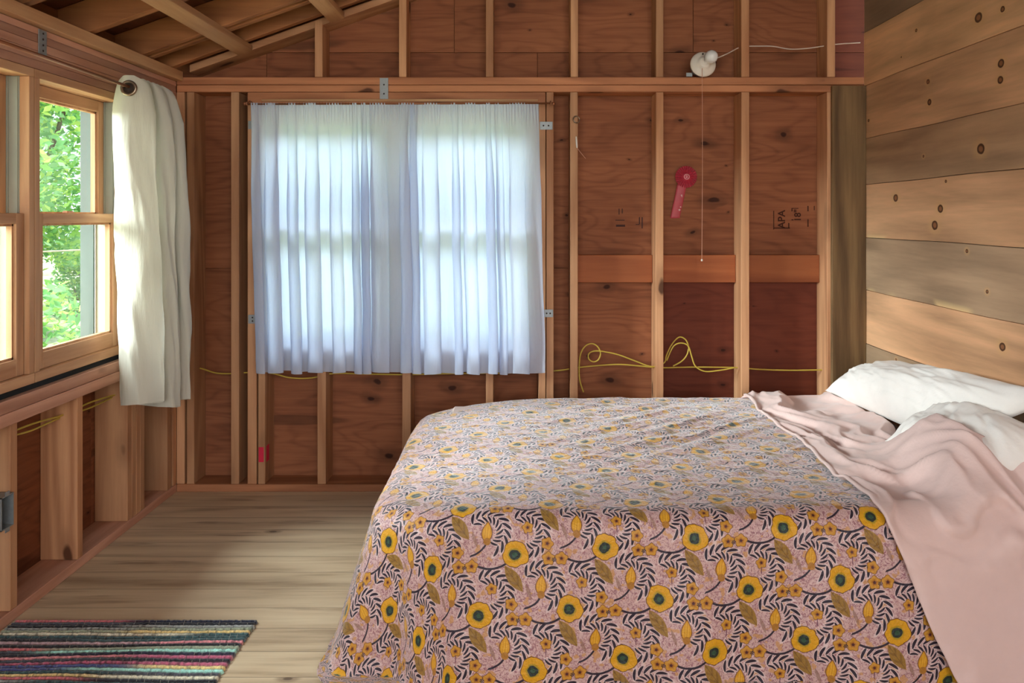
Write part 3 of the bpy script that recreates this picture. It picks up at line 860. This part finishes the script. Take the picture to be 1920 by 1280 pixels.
for px in (464, 1033):
    X = (px-CX)*YC/F
    tube('rod_bracket', [(X, D+.002, zr+.012), (X, D-.035, zr+.012), (X, YC-.006, zr-.012), (X, YC-.010, zr+.004)], .0032, M['copper'], rod, seg=6)
    lathe('finial', [(.002,-.010),(.007,-.006),(.0085,0),(.006,.007),(.001,.010)], M['copper'], rod, (X+(.012 if px > 900 else -.012), YC, zr-.003), Vector((1,0,0)), 12)

# left bunched curtain on its rod
XRd = -1.57; ZRd = 1.852
RY = 3.205
lrod = empty('curtain_rod', (XRd, 2.0, ZRd), label='thin brown curtain rod over the left window, grommet curtain at its end', cat='curtain rod')
tube('rod', [(XRd, 1.9, ZRd+.010), (XRd, 3.40, ZRd-.006)], .0062, M['copper'], lrod, sm=0, seg=12)
for y in (1.95, 3.385): tube('rod_bracket', [(XL+.002, y, ZRd+.0), (XL+.05, y, ZRd-.004), (XRd, y, ZRd-.012)], .004, M['copper'], lrod, seg=6)
path = [(-1.665,3.215),(-1.60,3.185),(-1.52,3.19),(-1.448,3.225),(-1.47,3.262),(-1.60,3.270),(-1.655,3.292),(-1.60,3.318),(-1.47,3.300),(-1.415,3.33),(-1.44,3.36),(-1.60,3.352),(-1.645,3.375),(-1.60,3.40),(-1.45,3.385),(-1.395,3.42),(-1.45,3.445),(-1.60,3.43)]
sp = smooth_path([Vector((a,b,0)) for a,b in path], 12)
def lc_fn(u, v):
    i = u*(len(sp)-1); k = min(int(i), len(sp)-2); p = sp[k].lerp(sp[k+1], i-k)
    g = 1-v
    s = .62+.38*min(1, (g/.10))**.6 if g < .10 else 1.0+.02*math.sin(g*5+1)
    s2 = s*(1+.10*math.sin(g*3.0)-.05*g)
    x = XRd+(p.x-XRd)*s2*(.60 if p.x > XRd else .92); y = RY+(p.y-RY)*(1+.25*g)
    if x < -1.655: x = -1.655
    zt = 1.895-.030*abs(p.x-XRd)/.1*0-.22*max(0,abs(p.x-XRd)-.045)*1.0
    z = .575+(zt-.575)*v + g*.014*math.sin(u*9)-(p.y-3.2)*g*.22
    x += .030*g+.018*fbm(u*5+v*1.5, v*1.6, 3)*min(1,g*4)
    x += .006*(ridged(u*16+v*2.2+fbm(v*3,u*2,1), v*2.2, 7)-.5)*min(1,g*3)
    y += .020*fbm(u*9+v*1.3, v*2.2, 9)*min(1,g*4)+.006*math.sin(u*40+v*3)*min(1,g*4)
    return Vector((x, y, z))
lcur = grid('curtain', 300, 70, lc_fn, M['linen'], label='off-white grommet curtain bunched at the right end of the left window', cat='curtain')
M['ring'] = plain('antique_nickel', (150,132,112), .3, metal=.8)
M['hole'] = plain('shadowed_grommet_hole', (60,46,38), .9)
torus('grommet', .026, .0065, M['ring'], lcur, (XRd+.002, 3.176, ZRd-.010), Vector((.12,-1,.05)))
lathe('grommet_hole_shade', [(.001,0),(.021,0),(.021,.002),(.001,.002)], M['hole'], lcur, (XRd+.002, 3.179, ZRd-.010), Vector((.12,-1,.05)), 24)  # dark disc standing in for the shade inside the grommet hole

# ------------------------------------------------------------------ galvanized clips
def clip(px0, py0, px1, py1, label, wrap_side=None):
    a, b = at(px0, py0, D-.003), at(px1, py1, D-.003)
    root = empty('metal_clip', ((a.x+b.x)/2, D-.002, b.z), label=label, cat='metal clip', group='galvanized window clips')
    rs = [(a.x, b.x, D-.0035, D-.0008, b.z, a.z)]
    if wrap_side == 'up': rs.append((a.x, b.x, D-.014, D-.0008, b.z, b.z+.003))
    if wrap_side == 'right': rs.append((b.x, b.x+.002, D-.0035, D+.05, b.z, a.z))
    if wrap_side == 'left': rs.append((a.x-.002, a.x, D-.0035, D+.05, b.z, a.z))
    multibox('plate', rs, M['steel'], root, bev=.0006)
    tall = (a.z-b.z) > (b.x-a.x)
    for f in (.3,.7):
        cx = (a.x+b.x)/2 if tall else a.x+(b.x-a.x)*f; cz = b.z+(a.z-b.z)*f if tall else (a.z+b.z)/2
        lathe('screw', [(.0005,0),(.0036,.0005),(.0040,.0015),(.003,.003),(.0005,.0034)], M['dark'], root, (cx, D-.0034, cz), Vector((0,-1,0)), 12)
clip(712, 146, 728, 188.5, 'tall galvanized strap on the plates above the back window', 'up')
clip(1012, 228, 1035.5, 243, 'galvanized clip right of the back window, upper one', 'right')
clip(1020, 580, 1036.5, 594.5, 'galvanized clip right of the back window, lower one', 'right')
clip(466, 226.5, 480, 242, 'galvanized clip left of the back window, upper one', 'left')
clip(466, 590, 481, 606.5, 'galvanized clip left of the back window, lower one', 'left')
# strap on the left header
Ys = 1.68*F/(CX-80)
strap = empty('metal_strap', (XL+.002, Ys, 1.87), label='galvanized strap nailed to the header above the left window', cat='metal strap')
a = Ys-.024
multibox('plate', [(XL+.0005, XL+.0035, a, a+.046, 1.888, 1.982), (XL+.0005, XL+.016, a, a+.046, 1.886, 1.889)], M['steel'], strap, bev=.0006)
for z in (1.97,1.95,1.93,1.91): lathe('screw', [(.0005,0),(.004,.001),(.003,.0025),(.0005,.003)], M['dark'], strap, (XL+.0034, a+.023, z), Vector((1,0,0)), 10)

# ------------------------------------------------------------------ light fixture with pull string
lc = at(1318, 121, D-.035)
fx = empty('lamp_holder', tuple(lc), label='round white porcelain lamp holder with bare bulb above the top plate', cat='light fixture')
ax = Vector((.04,-1,.16)).normalized()
lathe('junction_box', [(.044,-.055),(.050,-.052),(.050,-.005),(.044,-.004)], M['steel'], fx, lc, ax, 8)
lathe('base', [(.001,-.004),(.058,-.004),(.062,0),(.061,.006),(.054,.012),(.040,.018),(.030,.024),(.027,.034),(.020,.036),(.001,.036)], M['porcelain'], fx, lc, ax, 40)
bax = (ax+Vector((.30,0,.16))).normalized(); bo = lc+ax*.026+Vector((.006,0,.004))
lathe('bulb', [(.012,0),(.013,.008),(.016,.018),(.024,.030),(.030,.044),(.031,.056),(.027,.068),(.018,.078),(.008,.083),(.0005,.084)], M['bulb'], fx, bo, bax, 28)
for dx, dz in ((-.004,.046),(.006,-.043)): lathe('screw', [(.0005,0),(.0045,.001),(.004,.004),(.0005,.005)], M['dark'], fx, lc+ax*.012+Vector((dx,0,dz)), ax, 10)
Yk = lc.y-.040
s0 = at(1316.5, 128, Yk); s1 = at(1316, 486, Yk)
pc = tube('pull_string', [tuple(s0), tuple(s0.lerp(s1,.5)+Vector((.002,0,0))), tuple(s1)], .0013, M['string'], fx, seg=6)
lathe('pull_bead', [(.0005,-.006),(.004,-.004),(.005,0),(.003,.005),(.0005,.007)], M['porcelain'], pc, tuple(s1-Vector((0,0,.004))), Vector((0,0,1)), 12)
multibox('mounting_ear', [(lc.x-.074, lc.x-.045, D-.006, D-.004, lc.z-.052, lc.z-.034)], M['steel'], fx)

# cables
Yw = D+.045
wp = [at(1342,110,D-.015), at(1365,100,D+.01), at(1384,90,D+.05), at(1398,87,D+.055), at(1425,86.5,Yw), at(1450,87,Yw), at(1480,92,Yw), at(1510,91,Yw), at(1540,87,Yw), at(1560,84,Yw), at(1580,82,Yw), at(1613,80,Yw)]
tube('electrical_cable', [tuple(p) for p in wp], .0028, M['cable_w'], label='thin white cable running right from the lamp holder through the gable studs', cat='cable')
Yy = D+.07
def ypath(l, dy=0): return [tuple(at(px, py, Yy+dy)) for px, py in l]
tube('electrical_cable', ypath([(346,688),(375,690),(405,699),(440,700),(470,698),(510,700),(545,708),(585,708),(625,700),(690,701),(760,702),(850,700),(950,699),(1040,695),(1075,690),(1110,686),(1160,683),(1200,686),(1240,689),(1300,688),(1380,689),(1420,692),(1480,694),(1548,693)]),
     .0036, M['cable_y'], label='long yellow cable running through all the back wall studs', cat='cable')
tube('electrical_cable', ypath([(1094,735),(1087,712),(1086,685),(1089,662),(1098,648),(1110,644),(1121,650),(1126,662),(1122,674),(1113,678),(1104,673),(1104,663),(1114,658),(1132,659),(1160,665),(1190,676),(1222,687),(1245,680),(1250,665),(1260,645),(1273,632),(1285,636),(1291,650),(1288,665),(1278,677),(1262,686)], -.03),
     .0034, M['cable_y'], label='yellow cable bent into a double loop in the bay right of the back window', cat='cable')
tube('electrical_cable', ypath([(1250,676),(1262,650),(1276,643),(1290,648),(1297,668),(1304,686),(1322,696),(1350,694),(1378,689)], -.045),
     .0034, M['cable_y'], label='yellow cable hump in the bay below the ribbon', cat='cable')
for i, (zz, bow, lb) in enumerate(((.602,.010,'yellow cable in the left wall bays below the window, upper strand'),(.592,-.006,'yellow cable in the left wall bays below the window, lower strand'))):
    X = XL-.055-.012*i
    tube('electrical_cable', [(X,2.2,zz+.02),(X+.01,2.45,zz+.012+bow),(X,2.64,zz+.002),(X+.006,2.82,zz-.010+bow),(X,3.03,zz-.018),(X+.004,3.2,zz-.022+bow),(X,3.41,zz-.028)], .0036, M['cable_y'], label=lb, cat='cable')
# outlet box
ob = empty('outlet_box', (XL-.02, 2.57, .33), label='metal electrical outlet box on the stud at the left edge', cat='outlet box')
ox0, ox1, oy0, oy1, oz0, oz1 = XL-.05, XL+.014, 2.555, 2.617, .325, .432
multibox('housing', [(ox0,ox0+.003,oy0,oy1,oz0,oz1),(ox0,ox1,oy0,oy0+.003,oz0,oz1),(ox0,ox1,oy1-.003,oy1,oz0,oz1),(ox0,ox1,oy0,oy1,oz0,oz0+.003),(ox0,ox1,oy0,oy1,oz1-.003,oz1)], M['steel'], ob, loc=(ox0,oy0,oz0))
for q0, q1 in ((oz1,oz1+.012),(oz0-.012,oz0)): box('mounting_tab', ox1-.002,ox1,oy0+.02,oy1-.02,q0,q1, M['steel'], ob, bev=0)

# ring hook and latch peg on the stud right of the window
hk = at(1081, 224, D-.008)
hr = empty('ring_hook', tuple(hk), label='small brass ring screwed to the stud right of the curtained window', cat='hook')
torus('ring', .016, .0028, M['ring'], hr, tuple(hk), Vector((.3,-1,.1)), 24, 8)
tube('screw_shank', [tuple(hk+Vector((-.006,0,.014))), tuple(hk+Vector((-.008,.012,.018)))], .0022, M['dark'], hr, sm=0)
pk = at(1080, 256, D-.007)
pg = empty('wooden_peg', tuple(pk), label='pale slim peg hanging by a cord on the same stud, below the brass ring', cat='peg')
tube('peg', [tuple(pk), tuple(pk+Vector((.002,-.002,-.02))), tuple(pk+Vector((.005,0,-.055)))], [.003,.0032,.0034,.0036,.0038,.004,.0042,.0044,.0046,.0048,.0048,.0048,.0048,.0046,.0044,.004,.0036], M['porcelain'], pg)
tube('cord', [tuple(pk+Vector((.006,.002,-.055))), tuple(pk+Vector((.022,.01,-.075))), tuple(pk+Vector((.048,.02,-.105)))], .0012, M['string'], pg, seg=6)

# ------------------------------------------------------------------ prize ribbon
rc = at(1286.5, 331.5, ys0-.016)
rb = empty('prize_ribbon', tuple(rc), label='red prize rosette ribbon pinned to the plywood between two studs', cat='ribbon')
def rosette(R0, R1, n, y, amp, nm, mat):
    bm = bmesh.new(); rings = []
    for R, k in ((R0,0),(R0*.5+R1*.5,.6),(R1,1)):
        rings.append([bm.verts.new((R*(1+(.05*(i%2) if k==1 else 0))*math.cos(2*math.pi*i/n), y-amp*k*(1 if i%2 else -1)*.5, R*(1+(.05*(i%2) if k==1 else 0))*math.sin(2*math.pi*i/n))) for i in range(n)])
    for a in range(2):
        for i in range(n): bm.faces.new((rings[a][i], rings[a][(i+1)%n], rings[a+1][(i+1)%n], rings[a+1][i]))
    me = bpy.data.meshes.new(nm); bm.to_mesh(me); bm.free()
    o = link(nm, me, mat, rb, rc); s = o.modifiers.new('t','SOLIDIFY'); s.thickness = .0008
rosette(.016, .053, 56, 0, .010, 'rosette', M['rose'])
rosette(.012, .036, 44, -.006, .007, 'rosette', M['rose'])
lathe('center_button', [(.001,-.002),(.020,-.002),(.020,.004),(.016,.006),(.001,.006)], M['rose'], rb, rc+Vector((0,-.009,0)), Vector((0,-1,0)), 28)
torus('button_ring', .0125, .0016, M['white'], rb, rc+Vector((0,-.0155,0)), Vector((0,-1,0)), 28, 6)
text_part('button_mark', '2', .016, M['white'], rb, rc+Vector((0,-.0158,0)), (RX,0,0))
def tail(u, v):
    t = 1-v
    a = at(1278-13*t*1.0-8+18*u, 0, rc.y).x; z = at(0, 345+64*t, rc.y).z
    return Vector((a-.0, rc.y+.004-.004*math.sin(t*5)-.0015*math.sin(u*3.1), z))
grid('ribbon_tail', 6, 20, tail, M['rose2'], rb, solid=.0008)
for px, py, s in ((1278,366,.010),(1278.5,368.5,.006),(1276,388,.009),(1274,393.5,.012)):
    v = at(px, py, rc.y-.004)
    lathe('ribbon_print', [(.0003,0),(s*.45,0),(s*.45,.0008),(.0003,.0008)], M['white'], rb, v, Vector((0,-1,0)), 5)

# ------------------------------------------------------------------ rag rug
def rug():
    x0, x1, y0, y1 = -1.665, -.872, 1.45, 2.625
    pal = {'navy':(34,38,58),'red':(196,62,72),'grey':(140,142,136),'tan':(176,160,116),'teal':(48,82,84),'mauve':(176,138,144),'pink':(206,104,112),'mint':(140,206,186),
           'dark':(34,34,40),'mag':(176,46,92),'yel':(214,180,88),'blue':(52,62,128),'char':(66,66,76),'sage':(140,148,118),'cream':(206,196,164)}
    seq = [('red','navy',.45),('char','dark',.5),('dark','grey',.38),('grey','sage',.5),('sage','yel',.55),('cream','teal',.75),('teal','teal',.5),('dark','teal',.3),('mauve','pink',.68),('dark','dark',.5),
           ('red','sage',.25),('char','mint',.32),('dark','navy',.3),('pink','mag',.6),('char','dark',.5),('mag','mag',.4),('blue','yel',.65),('blue','mint',.4),('teal','char',.5),('yel','cream',.5),
           ('red','dark',.5),('grey','teal',.4),('navy','mauve',.5),('pink','red',.6),('sage','dark',.4),('blue','navy',.5)]
    RW = .0165; nr = int((y1-y0)/RW)
    nu, sub = 260, 5; nv = nr*sub
    vs = []; fs = []; cols = []
    for j in range(nv+1):
        for i in range(nu+1):
            u = i/nu; t = j/sub                      # rows counted from the far edge
            row = min(int(t), nr-1); f = t-int(t)
            y = y1-t*RW
            dxr = .006*noise.noise(Vector((row*1.7, 0, 0)))+.004*noise.noise(Vector((t*2.1,1,3)))
            dxl = .008*noise.noise(Vector((row*1.3, 5, 0)))
            x = (x0+dxl)+((x1+dxr+.012*(y-y1))-(x0+dxl))*u
            wav = .006*fbm(x*3.2, row*.13, 2)+.012*math.sin(x*7+row*.25)*min(1,row/10)*.6
            y += wav*min(1, row/4)
            hump = abs(math.sin(math.pi*f))**.6
            z = .004+.0085*hump+.0025*noise.noise(Vector((x*95, row*3.1, 0)))
            if i in (0,nu) or j in (0,nv): z = .001
            vs.append((x, y, z))
            a, b, s = seq[row % len(seq)]
            sw = s+.22*noise.noise(Vector((row*2.3,7,0)))
            mx = 1/(1+math.exp(-(u-sw)*40))
            ca = np.array(lin(pal[a]))*(1-mx)+np.array(lin(pal[b]))*mx
            q = noise.noise(Vector((x*120, row*7.7, 1)))
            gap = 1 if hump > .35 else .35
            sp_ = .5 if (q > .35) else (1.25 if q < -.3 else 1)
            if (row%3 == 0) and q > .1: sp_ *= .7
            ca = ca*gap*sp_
            cols.append((*[float(min(1,c)) for c in ca], 1))
    for j in range(nv):
        for i in range(nu):
            a = j*(nu+1)+i; fs.append((a, a+nu+1, a+nu+2, a+1))
    me = bpy.data.meshes.new('rag_rug'); c = Vector(((x0+x1)/2,(y0+y1)/2,0))
    me.from_pydata([tuple(Vector(v)-c) for v in vs], [], fs)
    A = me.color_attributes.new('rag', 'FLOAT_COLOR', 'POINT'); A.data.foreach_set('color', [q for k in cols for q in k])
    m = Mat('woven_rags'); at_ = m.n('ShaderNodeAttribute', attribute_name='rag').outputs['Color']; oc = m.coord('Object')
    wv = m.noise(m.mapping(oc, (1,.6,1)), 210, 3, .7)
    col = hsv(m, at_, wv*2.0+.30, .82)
    # pale warp threads crossing the rag rows
    x, y, z = m.sep(oc)
    warp = ((x*1.0+y*.22)/.023).fract(); tw = m.noise(oc, 60, 1)
    th = (warp-.5).abs().ss(.03,.07)*tw.ss(.45,.52)*.35
    col = m.mix(th, col, V(190,180,160))
    m.bsdf(col, .95, .1, normal=m.bump(wv, .8, .003), sheen=.5)
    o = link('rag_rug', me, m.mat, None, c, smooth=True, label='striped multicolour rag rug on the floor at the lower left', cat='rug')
    s = o.modifiers.new('t','SOLIDIFY'); s.thickness = .001
rug()

# ------------------------------------------------------------------ outdoors
def ground_mat():
    m = Mat('sunlit_yard'); oc = m.coord('Object')
    a = m.noise(oc, .8, 4, .6); b = m.noise(oc, 14, 3, .7)
    col = m.ramp(a*.6+b*.4, [(.35, V(120,150,84)), (.5, V(196,196,160)), (.62, V(232,222,204))])
    m.bsdf(col, .95, .1); return m.mat
box('ground', -40, 40, -10, 45, -.75, -.55, ground_mat(), bev=0, kind='structure')
def leaf_mat():
    m = Mat('sunlit_leaves'); at_ = m.n('ShaderNodeAttribute', attribute_name='leaf').outputs['Color']
    d = m.n('ShaderNodeBsdfDiffuse'); t = m.n('ShaderNodeBsdfTranslucent'); m.l(at_, d.inputs[0]); m.l(at_, t.inputs[0])
    x = m.n('ShaderNodeMixShader'); x.inputs[0].default_value = .5; m.l(d.outputs[0], x.inputs[1]); m.l(t.outputs[0], x.inputs[2])
    m.l(x.outputs[0], m.out.inputs[0]); return m.mat
M['leaf'] = leaf_mat(); M['bark'] = wood('tree_bark', (120,100,80), (70,54,42), axis=2, knots=0)
def leafy(n, blobs, seed, cols, size):
    rnd = random.Random(seed); vs = []; fs = []; cs = []
    for i in range(n):
        bx, by, bz, br = rnd.choice(blobs)
        d = Vector((rnd.gauss(0,1), rnd.gauss(0,1), rnd.gauss(0,1))).normalized()*br*rnd.uniform(.55,1.0)
        p = Vector((bx,by,bz))+d
        if p.z < -.5: p.z = -.5+rnd.random()*.2
        s = size*rnd.uniform(.6,1.4)
        a = Vector((rnd.gauss(0,1), rnd.gauss(0,1), rnd.gauss(0,.6))).normalized(); b = a.orthogonal().normalized()
        b = (Matrix.Rotation(rnd.uniform(0,6.28), 3, a) @ b)
        k = len(vs)
        vs += [tuple(p-a*s), tuple(p+b*s*.45-a*s*.1), tuple(p+a*s), tuple(p-b*s*.45-a*s*.1)]
        fs.append((k,k+1,k+2,k+3)); c = lin(rnd.choice(cols)); cs.append((*c,1))
    return vs, fs, cs
def tree(name, x, y, h, r, n, seed, label, cat, bush=False, lsize=.055):
    rnd = random.Random(seed)
    root = empty(name, (x, y, -.55), label=label, cat=cat)
    blobs = []
    zc = -.55+h*(.45 if bush else .62)
    for i in range(9):
        blobs.append((rnd.uniform(-.6,.6)*r, rnd.uniform(-.6,.6)*r, zc+.55+rnd.uniform(-.4,.45)*h*(.8 if bush else .75), r*rnd.uniform(.35,.6)))
    vs, fs, cs = leafy(n*3, [(a,b,c-.55,d) for a,b,c,d in blobs], seed, [(150,196,110),(180,220,120),(130,184,120),(204,226,130),(120,170,110),(170,212,160)], lsize)
    me = bpy.data.meshes.new('foliage'); me.from_pydata([(a,b,c+.55) for a,b,c in vs], [], fs)
    A = me.attributes.new('leaf','FLOAT_COLOR','FACE'); A.data.foreach_set('color', [q for c in cs for q in c])
    link('foliage', me, M['leaf'], root, (x,y,-.55))
    bm = bmesh.new()
    tops = blobs[:5]
    tube_bm(bm, smooth_path([(0,0,0),(.03,.02,h*.3),(.0,.05,h*.6)], 5), [.07*(1-.05*k) if not bush else .035 for k in range(11)], 8)
    for b in tops: tube_bm(bm, smooth_path([(0,.02,h*(.12 if bush else .35)),(b[0]*.5,b[1]*.5,b[2]*.7),(b[0],b[1],b[2]+.3)], 4), .025 if not bush else .015, 6)
    me = bpy.data.meshes.new('trunk'); bm.to_mesh(me); bm.free()
    link('trunk', me, M['bark'], root, (x,y,-.55), smooth=True)
trees = [(-5.6,8.6,4.2,1.4,5200),(-7.6,12.2,5.2,1.8,6000),(-10.2,9.0,5.6,2.0,5200),(-7.6,17.0,6.2,2.1,5000),(-13.0,13.6,6.5,2.4,5000),(-4.6,13.4,4.6,1.2,4200)]
lab = ['leafy tree seen closest through the left window','broad green tree behind the closest one outside the left window','tall green tree at the far left of the left window view','distant tree beyond the yard outside the left window','tall distant tree furthest from the left window','green tree outside near the corner of the cabin']
for i, (x,y,h,r,n) in enumerate(trees): tree('leafy_tree', x, y, h, r, n, 20+i, lab[i], 'tree')
for i, (x,y,lb) in enumerate(((-4.6,6.4,'low green bush below the view of the left window'),(-8.2,15.0,'round green bush under the trees outside the left window'))):
    tree('bush', x, y, 1.5, .85, 2600, 50+i, lb, 'bush', bush=True, lsize=.045)
bt = [(-2.9,9.3,3.6,1.2),(-1.2,13.2,4.6,1.7),(.9,10.2,3.8,1.4),(3.2,14.0,5.0,1.9)]
lb2 = ['faint tree behind the left sheer curtain','faint tall tree behind the middle of the back window','faint tree behind the right sheer curtain','faint tree furthest right behind the back window']
for i, (x,y,h,r) in enumerate(bt): tree('leafy_tree', x, y, h, r, 3000, 70+i, lb2[i], 'tree', lsize=.09)
tube('overhead_wire', [(-9,6.0,.95),(-7,9.0,.88),(-5.0,13,.90)], .012, M['cable_w'], seg=6, label='pale wire strung across the trees outside the left window', cat='wire')

# ------------------------------------------------------------------ light
w = bpy.data.worlds.new('sky'); bpy.context.scene.world = w; w.use_nodes = True
nt = w.node_tree; bg = nt.nodes['Background']
sky = nt.nodes.new('ShaderNodeTexSky'); sky.sky_type = 'PREETHAM' if 'PREETHAM' in [e.identifier for e in sky.bl_rna.properties['sky_type'].enum_items] else 'HOSEK_WILKIE'
sky.turbidity = 4; sky.sun_direction = Vector((-.5,.35,.78)).normalized()
mixn = nt.nodes.new('ShaderNodeMix'); mixn.data_type = 'RGBA'; mixn.inputs[0].default_value = .7
nt.links.new(sky.outputs[0], mixn.inputs[6]); mixn.inputs[7].default_value = (.72,.86,1.0,1)
nt.links.new(mixn.outputs[2], bg.inputs[0]); bg.inputs[1].default_value = 2.3
def lamp(name, typ, loc, target, energy, color, size=None, size_y=None, **kw):
    L = bpy.data.lights.new(name, typ); L.energy = energy; L.color = color
    if typ == 'AREA':
        L.shape = 'RECTANGLE'; L.size = size; L.size_y = size_y or size
    for k, v in kw.items(): setattr(L, k, v)
    o = bpy.data.objects.new(name, L); C.objects.link(o); o.location = loc
    d = Vector(target)-Vector(loc); o.rotation_euler = d.to_track_quat('-Z','Y').to_euler()
    return o
lamp('sun', 'SUN', (-6,4,12), (-6-.8*3, 4+.6*3, 12-3*5), 6.0, (1,.95,.86), angle=.03)
lamp('sky_fill_left', 'AREA', (-6.2,1.3,2.7), (-.2,2.9,.75), 1600, (.88,.95,1), 2.2, 1.6)  # added area lamp out of view, boosts window daylight on the bed
lamp('sky_fill_high', 'AREA', (-3.9,2.75,3.5), (-.6,2.8,.0), 480, (.86,.94,1), 1.8, 1.4)  # second added lamp outside, steeper, to brighten the floor
lamp('sky_fill_back', 'AREA', (-.6,7.4,3.9), (-.6,3.9,1.1), 300, (.76,.87,1), 2.4, 1.6)  # added area lamp beyond the back window, backlights the sheers
lamp('fill_behind_camera', 'AREA', (.1,-2.8,2.0), (.0,3.8,1.4), 125, (1,.95,.88), 4.2, 2.4)  # fill lamp added behind the camera at the open end

cam = bpy.data.cameras.new('camera'); co = bpy.data.objects.new('camera', cam); C.objects.link(co)
cam.sensor_width = 36; cam.lens = F/1920*36
co.location = (0,0,H); co.rotation_euler = (math.pi/2,0,0)
cam.shift_x = (960-CX)/1920; cam.shift_y = -(640-CY)/1920
cam.clip_start = .05
sc = bpy.context.scene; sc.camera = co
sc.view_settings.view_transform = 'Standard'; sc.view_settings.look = 'None'
sc.view_settings.exposure = 0; sc.view_settings.gamma = 1
try:
    sc.cycles.use_denoising = True; sc.cycles.max_bounces = 7; sc.cycles.diffuse_bounces = 3; sc.cycles.use_adaptive_sampling = True; sc.cycles.adaptive_threshold = .09; sc.cycles.adaptive_min_samples = 16; sc.cycles.transparent_max_bounces = 8
    sc.cycles.sample_clamp_indirect = 4; sc.cycles.caustics_reflective = False; sc.cycles.caustics_refractive = False
except Exception: pass
